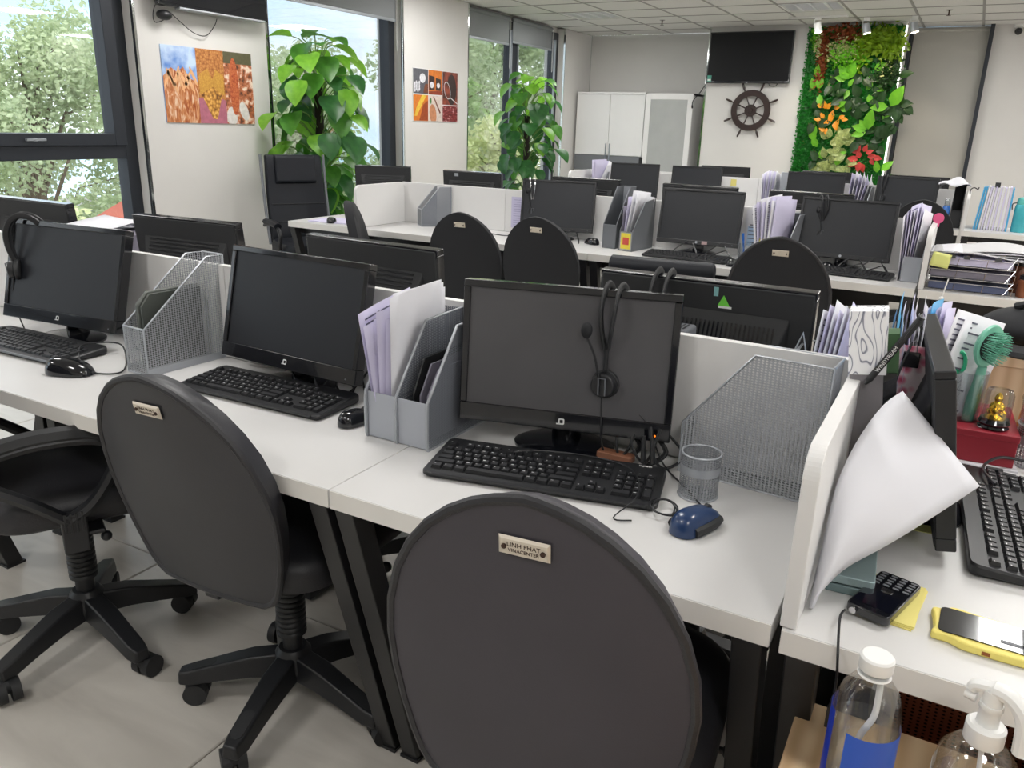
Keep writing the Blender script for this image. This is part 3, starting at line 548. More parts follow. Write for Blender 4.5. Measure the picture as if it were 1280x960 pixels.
patch('yellow_fern', 'y', -1.2, 2.5, .14, .13, 520, .07, .11); patch('yellow_fern', 'y', -1.02, 2.47, .12, .15, 420, .07, .12); patch('yellow_fern', 'y', -1.32, 2.4, .06, .18, 200, .06)
patch('cream_sprigs', 'w', -1.5, 2.42, .18, .12, 420, .035, .1); patch('cream_sprigs', 'w', -1.78, 2.48, .05, .12, 120, .035, .1); patch('lime_sprigs', 'b', -1.48, 2.35, .2, .14, 420, .045, .1); patch('lime_sprigs', 'b', -1.82, 2.55, .05, .12, 160, .04)
patch('dark_sprigs', 'd', -1.0, 2.15, .12, .15, 420, .05, .1); patch('cream_sprigs', 'w', -1.03, 2.2, .1, .1, 60, .025, .12)
gl = {k: leaf_mesh('lance' if k == 'b' else 'oval', GW[k], .2, .2, 4) for k in 'bdvor'}
for rec in GWD.split('|'):
    k, x, z, ln, an = rec.split(); x, z, ln, an = int(x)/1000, int(z)/1000+ZS, int(ln)/1000, float(an)
    o = obj('leaf', gl[k], t); o.location = (x, -.045-rs.uniform(.0, .05), z)
    o.rotation_mode = 'XYZ'
    # blade local +Y points along 'an' in the wall plane (0 = up), tilted outward; blade +Z faces the room
    d = Vector((math.sin(R(an)), -rs.uniform(.15, .55), math.cos(R(an)))).normalized(); nrm = Vector((rs.uniform(-.3, .3), -1, rs.uniform(0, .5)))
    xx = d.cross(nrm).normalized(); zz = xx.cross(d)
    s = ln*(1.2 if k == 'b' else .95 if k == 'd' else 1.05); o.rotation_euler = Matrix((xx, d, zz)).transposed().to_euler(); o.scale = (s*(1.3 if k in 'bd' else 1.25), s, s)
# the lowest hidden part
for q in range(130):
    k = rs.choice('bdvd') if q < 50 else rs.choice('ddvd'); o = obj('leaf', gl[k], t); o.location = (rs.uniform(-1.82, -.97), -.04, rs.uniform(.15, 1.0) if q < 50 else rs.uniform(1.0, 2.1)); s = rs.uniform(.09, .16); o.scale = (s, s, s)
    o.rotation_euler = (R(80), rs.uniform(0, 6.28), 0)
# ---- pothos plants
def pothos(x, y, label, h0, h1, count, spread, size, seed, top):
    t = thing('potted_pothos', label, 'plant', (x, y, 0)); r = random.Random(seed)
    MB().lathe([(.11, 0), (.15, .26), (.155, .3), (.14, .3), (.135, .27)], 24).build('pot', POT, t); MB().lathe([(.13, .265), (.02, .285)], 20).build('soil', SOIL, t)
    MB().tube([(0, 0, .25), (.005, 0, .8), (-.005, .005, 1.3), (0, 0, top)], .036, 12).build('moss_pole', COIR, t)
    ms = [leaf_mesh('heart', m, .32, .22, 7) for m in LEAF]; st = MB()
    for i in range(count):
        f = i/count; h = h0+(h1-h0)*f; az = i*2.399+r.uniform(-.4, .4); sp = spread(f)*r.uniform(.5, 1.1)
        dx, dy = math.cos(az), math.sin(az); hx = x+dx*sp
        if hx < -4.80: sp = max(.05, min(sp, (x+4.80)/max(.2, -dx)))
        p0 = Vector((dx*.03, dy*.03, h-.05)); rise = r.uniform(.05, .16) if f > .25 else r.uniform(-.02, .1)
        p1 = Vector((dx*sp, dy*sp, h+rise)); pm = (p0+p1)/2+Vector((0, 0, .05))
        st.tube(crv([p0, pm, p1], 3), .0045, 5)
        s = size*r.uniform(.75, 1.2); dn = r.uniform(.35, 1.2) if f < .93 else r.uniform(-.4, .3)
        d = Vector((dx+r.uniform(-.4, .4), dy+r.uniform(-.4, .4), -dn)).normalized()
        if x+p1.x+d.x*s < -4.93: d.x = abs(d.x)*.4; d.normalize()
        nrm = Vector((dx*.7, dy*.7-.25, 1)); xx = d.cross(nrm).normalized(); zz = xx.cross(d)
        o = obj('leaf', ms[r.choice((0, 0, 1, 1, 2) if f < .8 else (0, 2, 2))], t); o.location = p1; o.rotation_euler = Matrix((xx, d, zz)).transposed().to_euler(); o.scale = (s, s, s)
    st.build('petioles', STEM, t, kind='stuff'); return t
pothos(-4.66, 5.18, 'large potted pothos climbing a dark pole behind the tall executive chair', .65, 1.92, 112, lambda f: .16+.22*math.sin(PI*min(1, (1-f)*1.15)), .225, 4, 1.65)
pothos(-4.60, 8.62, 'farther potted pothos on a dark pole, in front of the double window', .42, 1.85, 118, lambda f: .12+.26*math.sin(PI*min(1, (1-f)*1.05)), .205, 9, 1.5)
# ---- outside
g = MB().b2((-90, -40, -8.2), (-6, 60, -8)); o = g.build('ground', mat('street_ground', (150, 148, 140), .9, noise=.2, nscale=.3), smooth=False); o['kind'] = 'structure'
def tree(x, y, h, rad, label, mi, seed, n=5200, sz=.3):
    t = thing('tree', label, 'tree', (x, y, -8), group=None); r = random.Random(seed)
    b = MB(); b.tube([(0, 0, 0), (.1, .1, h*.4), (0, .2, h*.7), (.1, 0, h*.95)], [.28, .2, .12, .03], 8)
    blobs = []
    for k in range(26):
        a = r.uniform(0, 6.3); rr = rad*math.sqrt(r.uniform(0, 1)); z = h*r.uniform(.42, .96); rr *= max(.25, 1-abs(z/h-.62)*1.6)
        c = Vector((rr*math.cos(a), rr*math.sin(a), z)); blobs.append((c, rad*r.uniform(.22, .4)))
        b.tube([(0, .1, max(1, z-rad*.8)), c*.5+Vector((0, 0, z*.45)), c], [.08, .05, .02], 5)
    b.build('trunk', BARK, t)
    pts = []
    for k in range(n):
        c, br = r.choice(blobs); v = Vector((r.gauss(0, 1), r.gauss(0, 1), r.gauss(0, 1))).normalized()*br*r.uniform(.55, 1.05); pts.append(c+v)
    leafcloud('foliage', pts, TREE[mi], t, sz, r); return t
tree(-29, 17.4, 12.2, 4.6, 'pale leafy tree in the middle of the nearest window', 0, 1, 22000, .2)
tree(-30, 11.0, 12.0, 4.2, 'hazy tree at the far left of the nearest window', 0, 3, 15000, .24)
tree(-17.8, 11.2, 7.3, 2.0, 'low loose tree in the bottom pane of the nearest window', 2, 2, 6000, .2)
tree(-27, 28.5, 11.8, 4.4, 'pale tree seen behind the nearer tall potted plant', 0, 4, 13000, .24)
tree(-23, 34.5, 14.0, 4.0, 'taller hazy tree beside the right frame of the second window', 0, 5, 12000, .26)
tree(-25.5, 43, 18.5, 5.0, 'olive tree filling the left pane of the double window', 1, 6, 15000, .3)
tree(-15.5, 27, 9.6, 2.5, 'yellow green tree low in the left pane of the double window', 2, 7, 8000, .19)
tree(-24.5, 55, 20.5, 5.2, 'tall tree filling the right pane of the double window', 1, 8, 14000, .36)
def house(x, y, w, d, h, rh, wallc, roofc, label, rz=0):
    t = thing('house', label, 'house', (x, y, -8), rz)
    MB().b2((-w/2, -d/2, 0), (w/2, d/2, h)).build('wall', mat('house_paint', wallc, .9, noise=.05, nscale=.5), t, smooth=False)
    MB().prism([(-w/2-.4, 0), (w/2+.4, 0), (0, rh)], d+.8, T(0, d/2+.4, h) @ XZ).build('roof', mat('house_roof_tiles', roofc, .8, noise=.2, nscale=3), t, smooth=False)
    wm = mat('house_window_glass', (70, 84, 98), .2)
    for k in range(3):
        for j in range(2):
            z = h-1.9-j*2.8; yy = -d/2+d*(k+.7)/3.4
            f = MB().b2((w/2, yy-.55, z-.7), (w/2+.06, yy+.55, z+.7)).build('window', WHITE, t, smooth=False); MB().b2((w/2+.06, yy-.45, z-.6), (w/2+.08, yy+.45, z+.6)).build('pane', wm, f, smooth=False)
            xx = -w/2+w*(k+.7)/3.4; f = MB().b2((xx-.55, -d/2-.06, z-.7), (xx+.55, -d/2, z+.7)).build('window', WHITE, t, smooth=False); MB().b2((xx-.45, -d/2-.08, z-.6), (xx+.45, -d/2-.06, z+.6)).build('pane', wm, f, smooth=False)
house(-20.6, 15.6, 3.6, 3.4, 5.9, 1.3, (236, 226, 186), (206, 120, 104), 'cream house with red tiled roof glimpsed behind the trees', R(35))
house(-42, 14, 8, 8, 5.6, 1.4, (214, 206, 190), (150, 140, 132), 'low grey-roofed house glimpsed behind the leftmost trees')
house(-44, 42, 9, 9, 5.2, 1.4, (224, 220, 210), (160, 150, 142), 'pale low house behind the trees of the second window')
# ================================================================ FURNITURE
DZ = .755
def desk(x0, x1, yf, label, back=False, depth=.5025, legs=(1, 1), group=None):
    w = x1-x0; t = thing('desk', label, 'desk', ((x0+x1)/2, yf, 0), PI if back else 0, group)
    MB().b2((-w/2+.001, 0, DZ-.038), (w/2-.001, depth, DZ)).build('desktop', [DESK], t, bev=.0015, smooth=False)
    MB().b2((-w/2+.002, -.0012, DZ-.0375), (w/2-.002, .0005, DZ-.0015)).build('edge_band', WEDGE, t, smooth=False)
    for s in (-1, 1):
        if not legs[0 if s < 0 else 1]: continue
        x = s*(w/2-.032)
        pr = [(.0, DZ-.038), (.05, DZ-.038), (.245, .005), (.195, .005)]
        MB().prism(pr, .044, T(x-.022, 0, 0) @ YZ).build('leg', STEEL_B, t, bev=.003, smooth=False)
        pr = [(depth-.09, DZ-.038), (depth-.04, DZ-.038), (depth-.04, .005), (depth-.09, .005)]
        MB().prism(pr, .044, T(x-.022, 0, 0) @ YZ).build('leg', STEEL_B, t, bev=.003, smooth=False)
        MB().b2((x-.024, .05, DZ-.078), (x+.024, depth-.05, DZ-.0385)).build('side_rail', STEEL_B, t, smooth=False)
        MB().b2((x-.024, .19, 0), (x+.024, .25, .008)).build('foot_cap', BLACK, t, smooth=False); MB().b2((x-.024, depth-.093, 0), (x+.024, depth-.037, .008)).build('foot_cap', BLACK, t, smooth=False)
    MB().b2((-w/2+.05, .08, DZ-.084), (w/2-.05, .12, DZ-.0385)).build('front_rail', STEEL_B, t, smooth=False)
    MB().b2((-w/2+.05, depth-.09, DZ-.084), (w/2-.05, depth-.05, DZ-.0385)).build('rear_rail', STEEL_B, t, smooth=False)
    MB().b2((-w/2+.12, depth-.2, DZ-.17), (w/2-.12, depth-.1, DZ-.085)).build('cable_tray', STEEL_B, t, smooth=False)
    return t
def row(yf, names, backnames, dlabel, side_l, side_r, xr=-.1325):
    XS = [xr-.8015*k for k in range(5)]
    for k in range(4):
        if yf > 2: desk(XS[k+1], XS[k], yf, names[k])
        desk(XS[k+1], XS[k], yf+1.025, backnames[k], True)
    if yf < 2: desk(XS[1], XS[0], yf, names[0]); desk(XS[3], XS[1], yf, names[1], legs=(1, 1)); desk(XS[4], XS[3], yf, names[3])
    t = thing('desk_divider', dlabel, 'divider', (0, yf+.5125, DZ))
    for k in range(4): MB().b2((XS[k+1]+.001, -.0098, .001), (XS[k]-.001, .0098, .262)).build('panel', WHITE, t, bev=.002, smooth=False)
    def endp(x, y0, y1, label, s):
        t = thing('end_panel', label, 'divider', (x, y0, DZ)); L_ = y1-y0; r = .045
        pts = [(0, .001), (0, .262-r)]+[(r-r*math.cos(R(a)),   .262-r+r*math.sin(R(a))) for a in range(8, 91, 8)]+[(L_-r+r*math.sin(R(a)),   .262-r+r*math.cos(R(a))) for a in (0, 15, 30, 45, 60, 75, 90)]+[(L_, .001)]
        MB().prism(pts, .022, T(-.011, 0, 0) @ YZ).build('panel', WHITE, t, bev=.002, smooth=False)
    if side_r: endp(xr+.0195, yf, yf+.5, side_r, 1)
    if side_l: endp(XS[4]+.013, yf, yf+.5, side_l, -1)
row(1.021, ['white desk of the front row under the blue mouse and the dusty screen', 'long white desk of the front row under the two left-hand screens', 'white desk of the front row at the left picture edge, under the headset screen', 'white desk of the front row beyond the left picture edge'],
    ['white desk behind the front row divider, under the screen with the green triangle sticker', 'white desk behind the front row divider, second from the right', 'white desk behind the front row divider, third from the right', 'white desk behind the front row divider at the window end'],
    'long white divider panel along the front row of desks', None, 'white end panel with rounded corner, between the front row and the right-hand desk')
row(3.99, ['white desk of the second row under the round-backed chair at right', 'white desk of the second row under the screen above the leather chair', 'white desk of the second row behind two round-backed chairs', 'white empty desk of the second row with only a grey file holder'],
    ['white desk behind the second row divider, rightmost', 'white desk behind the second row divider, second from the right', 'white desk behind the second row divider, third from the right', 'white desk behind the second row divider, beside the farther plant'],
    'long white divider panel along the second row of desks', 'white rounded end panel at the left end of the second row', 'white end panel between the second row and the wire letter tray')
row(6.84, ['white desk of the back row under the screen beside the blue bottle', 'white desk of the back row in front of the plant wall', 'white desk of the back row under the television', 'white desk of the back row in front of the cupboards'],
    ['white desk behind the back row divider, rightmost', 'white desk behind the back row divider, by the plant wall', 'white desk behind the back row divider, by the television', 'white desk behind the back row divider, by the cupboards'],
    'long white divider panel along the back row of desks', 'white rounded end panel at the left end of the back row', 'white end panel between the back row and the blue folders', xr=-.01)
desk(-3.9, -3.34, 3.99, 'narrow white side table at the window end of the second row')
desk(-3.9, -3.34, 5.015, 'narrow white side table behind the second row divider, near the farther plant', True)
desk(-.121, 1.0, 1.017, 'white desk at lower right under the yellow phone case', depth=1.02)
desk(-.121, 1.0, 3.99, 'white desk under the wire letter tray')
desk(.002, 1.0, 6.84, 'white desk under the blue folders and teal bottle')
# perforated privacy panel & pedestal below the right desk
def perf_mat():
    m = BROWNM; nt = m.node_tree; b = nt.nodes['Principled BSDF']; tc = N(nt, 'ShaderNodeTexCoord'); sp = N(nt, 'ShaderNodeSeparateXYZ'); nt.links.new(tc.outputs['Object'], sp.inputs[0])
    def mt(op, a, b_=None):
        n = N(nt, 'ShaderNodeMath', operation=op)
        for i, x in enumerate((a, b_)):
            if x is None: continue
            if isinstance(x, (int, float)): n.inputs[i].default_value = x
            else: nt.links.new(x, n.inputs[i])
        return n.outputs[0]
    a = mt('SINE', mt('MULTIPLY', sp.outputs[0], 2*PI/.010)); c = mt('SINE', mt('MULTIPLY', sp.outputs[2], 2*PI/.0062))
    h = mt('GREATER_THAN', mt('ADD', a, c), 1.0); tr = N(nt, 'ShaderNodeBsdfDiffuse'); tr.inputs[0].default_value = (.01, .006, .004, 1); mx = N(nt, 'ShaderNodeMixShader')
    nt.links.new(h, mx.inputs[0]); nt.links.new(b.outputs[0], mx.inputs[1]); nt.links.new(tr.outputs[0], mx.inputs[2]); nt.links.new(mx.outputs[0], nt.nodes['Material Output'].inputs[0])
perf_mat()
t = thing('modesty_panel', 'brown perforated steel panel hanging under the right-hand desk', 'panel', (.4, 1.18, 0))
MB().b2((-.36, 0, .2), (.5, .0015, .66)).build('perforated_sheet', BROWNM, t, smooth=False); MB().b2((-.36, -.006, .66), (.5, .02, .714)).build('top_flange', STEEL_B, t, smooth=False)
t = thing('pedestal', 'black steel cabinet standing under the left end of the right-hand desk', 'cabinet', (-.03, 1.44, 0))
MB().b2((-.05, -.2, .03), (.05, .28, .62)).build('body', STEEL_B, t, bev=.003); MB().b2((-.045, -.21, .05), (.045, -.2, .6)).build('front_plate', STEEL_B, t)
t = thing('side_cabinet', 'low light oak cabinet in the lower right corner carrying the bottles', 'cabinet', (.2, .8, 0))
MB().b2((-.288, -.29, .572), (.42, .295, .6)).build('top', WOOD, t, bev=.002, smooth=False); MB().b2((-.28, -.28, .03), (.41, .285, .572)).build('body', WOODX, t, smooth=False)
for k in range(2): d = MB().b2((-.275+k*.345, -.3, .05), (.06+k*.345, -.28, .565)).build('door', WOODX, t, bev=.002, smooth=False); MB().b2((.02+k*.02, -.32, .4), (.03+k*.02, -.3, .5)).build('handle', CHROME, d)
t = thing('wooden_cabinet', 'light oak cabinet standing behind the right-hand desk under the black bag', 'cabinet', (.5, 2.32, 0))
MB().b2((-.47, -.2, .02), (.47, .2, .905)).b2((-.475, -.206, .905), (.475, .2, .93)).build('body', WOODX, t, smooth=False, bev=.002)
MB().b2((-.46, .2, .05), (-.005, .216, .9)).build('door', WOODX, t, smooth=False); MB().b2((.005, .2, .05), (.46, .216, .9)).build('door', WOODX, t, smooth=False)
# ---------------------------------------------------------------- chairs
def star_base(t, rot0, pads=True):
    b = MB(); b.lathe([(.048, .085), (.052, .11), (.045, .145), (.034, .16)], 20).build('hub', BLACK, t)
    for k in range(5):
        a = R(rot0+72*k); c, s = math.cos(a), math.sin(a); m = MB()
        pr = [(.03, .030, .082, .148), (.1, .032, .084, .140), (.18, .029, .072, .118), (.25, .027, .058, .098), (.283, .020, .056, .090)]
        vs = []
        for r, hw, z0, z1 in pr: vs += [(r, -hw, z0), (r, hw, z0), (r, hw*.8, z1), (r, -hw*.8, z1)]
        fs = [(0, 1, 2, 3)]+[(j*4+q, (j+1)*4+q, (j+1)*4+(q+1) % 4, j*4+(q+1) % 4) for j in range(4) for q in range(4)]+[(19, 18, 17, 16)]
        M = Matrix.Rotation(a, 4, 'Z'); o = m.add(vs, [tuple(reversed(f)) for f in fs], M).build('base_arm', BLACK, t, bev=.006)
        if pads:
            p = MB(); p.prism([(x*1.0, y) for x, y in rrect(.075, .03, .014)], .004, M @ T(.225, 0, .102) @ Matrix.Rotation(R(15), 4, 'Y')); p.build('foot_pad', BLACKM, o)
        cs_ = MB(); e = Vector((c*.265, s*.265, 0)); ca = a+R(63+40*k); cc, ss = math.cos(ca), math.sin(ca); w = e+Vector((cc*.02, ss*.02, .029)); ax = Vector((-ss, cc, 0))
        cs_.cyl(e+Vector((0, 0, .05)), e+Vector((0, 0, .075)), .011)
        cs_.cyl(w-ax*.027, w-ax*.005, .029, n=20); cs_.cyl(w+ax*.005, w+ax*.027, .029, n=20); cs_.cyl(w-ax*.02, w+ax*.02, .008)
        cs_.sph(w+Vector((-cc*.006, -ss*.006, .012)), .022, 8, (1, 1, .9)); cs_.build('caster', BLACKM, t, bev=0)
    g = MB(); pr = [(.024, .15), (.024, .2)]
    for k in range(13): z = .2+k*.0145; pr += [(.036, z), (.036, z+.008), (.032, z+.011)]
    pr += [(.03, .40), (.024, .44)]; g.lathe(pr, 20).build('gas_column', BLACK, t, ang=60)
OUT = [(z_, w_*.93) for z_, w_ in [(0, .150), (.012, .172), (.035, .190), (.07, .204), (.12, .219), (.18, .231), (.24, .236), (.30, .230), (.36, .212), (.41, .184), (.45, .150), (.48, .113), (.50, .078), (.512, .045), (.518, .018), (.52, 0.0)]]
def task_chair(name, label, loc, rz, m=VINYL, seatm=LEATHER, pads=True, arms=False, plate=True, back_h=.445, base_rot=18, lean=10, group=None, piping=True):
    t = thing(name, label, 'chair', loc, R(rz), group)
    star_base(t, base_rot, pads)
    MB().b2((-.09, -.12, .42), (.09, .1, .455)).b2((-.02, -.235, .425), (.02, -.1, .445)).build('mechanism', BLACK, t, bev=.004)
    MB().cyl((.08, .03, .43), (.24, .05, .425), .006).sph((.25, .05, .425), .013, 8).build('lever', BLACK, t)
    s = MB(); pts = rrect(.47, .45, .11, 7)
    for sc, z in ((.93, .455), (1, .468), (1.01, .49), (1, .513), (.95, .53), (.85, .538)): s.v += [(p[0]*sc, p[1]*sc+.015, z-(.012*max(0, p[1]*4.4-.5) if z > .5 else 0)) for p in pts]
    n = len(pts); s.f += [(j*n+i, j*n+(i+1) % n, (j+1)*n+(i+1) % n, (j+1)*n+i) for j in range(5) for i in range(n)]; s.f += [tuple(reversed(range(n))), tuple(range(5*n, 6*n))]; s.m = [0]*len(s.f)
    s.build('seat', seatm, t, ang=50)
    M = T(0, -.215, back_h) @ Matrix.Rotation(R(lean), 4, 'X')
    def surf(z, x, hw, dy): return M @ Vector((x, dy-.045*((1-(x/.24)**2) if hw else 0)*.6+.012, z))
    b = MB(); L_ = []; cols = 10
    for layer, (sc, dy) in enumerate([(1.0, -.004), (1.0, .012), (.94, .045), (.6, .058)]):
        for z, hw in OUT:
            zz = .26+(z-.26)*(sc if layer > 1 else 1)
            for k in range(cols+1): x = (-1+2*k/cols)*max(hw, .0005)*sc; b.v.append(tuple(surf(zz, x, 1, dy)))
    nz_ = len(OUT); w1 = cols+1
    def idx(l, j, k): return l*nz_*w1+j*w1+k
    for j in range(nz_-1):
        for k in range(cols): b.f.append((idx(0, j, k), idx(0, j, k+1), idx(0, j+1, k+1), idx(0, j+1, k))); b.f.append((idx(3, j, k+1), idx(3, j, k), idx(3, j+1, k), idx(3, j+1, k+1)))
    per = [(0, k) for k in range(cols+1)]+[(j, cols) for j in range(1, nz_)]+[(nz_-1, k) for k in range(cols-1, -1, -1)]+[(j, 0) for j in range(nz_-2, 0, -1)]
    for l in range(3):
        for q in range(len(per)):
            a, c = per[q], per[(q+1) % len(per)]; b.f.append((idx(l, *c), idx(l, *a), idx(l+1, *a), idx(l+1, *c)))
    b.m = [0]*len(b.f); bk = b.build('backrest', m, t, ang=60)
    if piping:
        P = [surf(z, hw*s_, 1, -.001) for s_, seq in ((1, OUT), (-1, OUT[::-1])) for z, hw in seq]
        P += [surf(0, x, 1, -.001) for x in (-.10, -.05, 0, .05, .10)]
        MB().tube(P, .0075, 8, closed=True).build('piping', LEATHER, bk)
    MB().tube(crv([M @ Vector((0, .05, .28)), M @ Vector((0, .06, .1)), M @ Vector((0, .05, -.02)), Vector((0, -.12, .43))]), .014, 8, flat=1.8).build('back_bracket', BLACK, t)
    if plate:
        q = M @ T(0, -.0215, .455)
        p = MB().add([q @ Vector((x, 0, z)) for x, z in ((-.034, -.0135), (.034, -.0135), (.034, .0135), (-.034, .0135))]+[q @ Vector((x, -.0035, z)) for x, z in ((-.031, -.0105), (.031, -.0105), (.031, .0105), (-.031, .0105))], [(0, 1, 5, 4), (1, 2, 6, 5), (2, 3, 7, 6), (3, 0, 4, 7), (4, 5, 6, 7)]).build('name_plate', BEIGE, bk, smooth=False, label='small beige metal name plate with two screws')
        for x in (-.0255, .0255): MB().cyl(q @ Vector((x, -.003, 0)), q @ Vector((x, -.0055, 0)), .0035, n=12).build('screw', SCREW, t).parent = bk
        if plate == 2:
            for body, dz, sz in (('LINH PHAT', .0035, .0088), ('VINACENTER', -.0045, .0068)):
                o = text(body, sz, bk, q @ Vector((0, -.0036, dz)), (q.to_3x3() @ Matrix(((1, 0, 0), (0, 0, -1), (0, 1, 0)))).to_euler(), SCREW, 'plate_lettering')
    if arms:
        for s_ in (-1, 1):
            x = s_*.265; d = -.055
            MB().tube(crv([(x, .03+d, .49), (x, -.04+d, .55), (x, -.12+d, .61), (x, -.15+d, .645), (x, -.11+d, .672), (x, -.02+d, .69), (x, .08+d, .688), (x, .14+d, .668), (x, .15+d, .63), (x, .12+d, .57), (x, .08+d, .52), (x, .03+d, .49)], 5), .015, 8, flat=1.3).build('armrest', BLACK, t)
            MB().tube(crv([(x, -.13+d, .658), (x, -.11+d, .682), (x, -.02+d, .70), (x, .08+d, .698), (x, .13+d, .685)], 5), [.014]+[.019]*19+[.012], 8, flat=1.3).build('arm_pad', BLACKM, t)
            b = MB().b2((x-.016, .012+d, .41), (x+.016, .068+d, .51)).b2((min(x, x*.3), .01, .44), (max(x, x*.3), .05, .452)); b.build('arm_bracket', BLACK, t, bev=.005)
            b = MB()
            for k in range(4): b.box((x+s_*.017, .022+d+k*.012, .49), (.004, .005, .05))
            b.build('bracket_ribs', BLACK, t, bev=.001)
    return t
F = 'task_chair'
task_chair(F, 'nearest black task chair with beige name plate, in front of the dusty screen', (-.427, 1.053, 0), 6.3, plate=2, back_h=.465, lean=6)
task_chair(F, 'black task chair tucked under the front row, second from the right', (-1.27, 1.235, 0), 2.9, VINYLD, plate=2, base_rot=-7, lean=13)
task_chair(F, 'black armchair with looped plastic armrests at the lower left edge', (-1.93, 1.13, 0), -28, VINYLD, arms=True, base_rot=-53, pads=False)
task_chair(F, 'black chair behind the front row divider, its wheels seen past the right desk leg', (-.44, 1.83, 0), 186, FABRIC, plate=False, base_rot=33, back_h=.40, pads=False)
task_chair(F, 'black chair behind the front row divider, seen under the desk at left', (-2.1, 1.95, 0), 170, FABRIC, plate=False, base_rot=10, back_h=.40, pads=False)
task_chair(F, 'black chair behind the front row divider, between the two left-hand screens', (-1.3, 1.95, 0), 175, FABRIC, plate=False, base_rot=40, back_h=.40, pads=False)
task_chair(F, 'round-backed black fabric chair of the second row, left of the two in the middle', (-2.35, 3.95, 0), 4, FABRIC, FABRIC, pads=False, piping=False)
task_chair(F, 'round-backed black fabric chair of the second row, right of the two in the middle', (-1.86, 3.93, 0), 0, FABRIC, FABRIC, pads=False, piping=False, back_h=.46)
task_chair(F, 'round-backed black fabric chair with worn rim in front of the second row at right', (-.66, 3.84, 0), 2, FABRIC, FABRIC, pads=False, piping=True, back_h=.475)
task_chair(F, 'black chair turned sideways at the left end of the second row', (-2.88, 3.86, 0), -58, FABRIC, FABRIC, pads=False, piping=False, plate=False)
task_chair(F, 'round-backed black chair at the back row, behind the wire tray', (-.255, 6.68, 0), 0, FABRIC, FABRIC, pads=False, piping=False, back_h=.48)
# executive chair
def exec_chair(label, loc, rz, top, low=False):
    t = thing('executive_chair' if not low else 'leather_chair', label, 'chair', loc, R(rz)); star_base(t, 30, False)
    MB().b2((-.1, -.14, .41), (.1, .12, .45)).build('mechanism', BLACK, t, bev=.004)
    s = MB(); pts = rrect(.5, .48, .1, 6); n = len(pts)
    for sc, z in ((.92, .445), (1, .465), (1, .51), (.95, .54), (.8, .55)): s.v += [(p[0]*sc, p[1]*sc+.02, z) for p in pts]
    s.f = [(j*n+i, j*n+(i+1) % n, (j+1)*n+(i+1) % n, (j+1)*n+i) for j in range(4) for i in range(n)]+[tuple(reversed(range(n))), tuple(range(4*n, 5*n))]; s.m = [0]*len(s.f); s.build('seat', LEATHER_S, t, ang=50)
    H = top-.5; cy = lambda f: -.21-.02*math.sin(f*PI)-.13*f
    def back(dy, wsc, f0=0, f1=1, th=.05):
        vs = []; nn = 12
        for i in range(nn+1):
            f = f0+(f1-f0)*i/nn; hw = (.235-.02*f-.03*math.sin(f*PI)*0)*wsc; e = 1 if 0 < i < nn else .6
            y = cy(f)+dy; vs += [(-hw, y, .5+H*f), (-hw*.97, y+th*e, .5+H*f), (-hw*.5, y+th*1.15*e, .5+H*f), (hw*.5, y+th*1.15*e, .5+H*f), (hw*.97, y+th*e, .5+H*f), (hw, y, .5+H*f), (hw*.5, y-.01, .5+H*f), (-hw*.5, y-.01, .5+H*f)]
        fs = [(j*8+k, (j+1)*8+k, (j+1)*8+(k+1) % 8, j*8+(k+1) % 8) for j in range(nn) for k in range(8)]+[tuple(range(8)), tuple(reversed(range(nn*8, nn*8+8)))]
        return vs, fs
    v, f_ = back(0, 1); MB().add(v, f_).build('backrest', LEATHER_S, t, bev=.012, ang=60)
    if not low:
        v, f_ = back(.045, .72, .68, 1.0, .035); MB().add(v, f_).build('headrest_pillow', LEATHER_S, t, bev=.012, ang=60)
        for k in (.25, .45): MB().tube([(-.2, cy(k)+.056, .5+H*k), (0, cy(k)+.062, .5+H*k), (.2, cy(k)+.056, .5+H*k)], .003, 6).build('seam', BLACK, t)
        for s_ in (-1, 1): MB().tube(crv([(s_*.24, cy(f)+.012, .5+H*f) for f in (0, .2, .4, .6, .8, 1)]), .011, 8).build('frame_tube', SILVERD, t)
    else:
        MB().cyl((-.235, cy(1)+.0, top-.01), (.235, cy(1)+.0, top-.01), .045, n=20).sph((-.235, cy(1), top-.01), .045, 10, (.4, 1, 1)).sph((.235, cy(1), top-.01), .045, 10, (.4, 1, 1)).build('rolled_headrest', LEATHER_S, t)
    for s_ in (-1, 1):
        x = s_*.27; MB().tube(crv([(s_*.2, .1, .44), (x, .12, .5), (x, .15, .6), (x, .08, .655), (x, -.1, .66), (x, -.22, .64)]), .013, 8).build('armrest', CHROME if low else BLACK, t)
        MB().tube(crv([(x, .1, .665), (x, 0, .678), (x, -.18, .672)]), .022, 8, flat=1.3).build('arm_pad', LEATHER_S, t)
    return t
exec_chair('tall black executive chair with head cushion beside the window', (-4.20, 4.52, 0), -118, 1.14)
exec_chair('low black leather chair with rolled top edge pulled up to the second row', (-1.25, 3.98, 0), 8, .79, low=True)
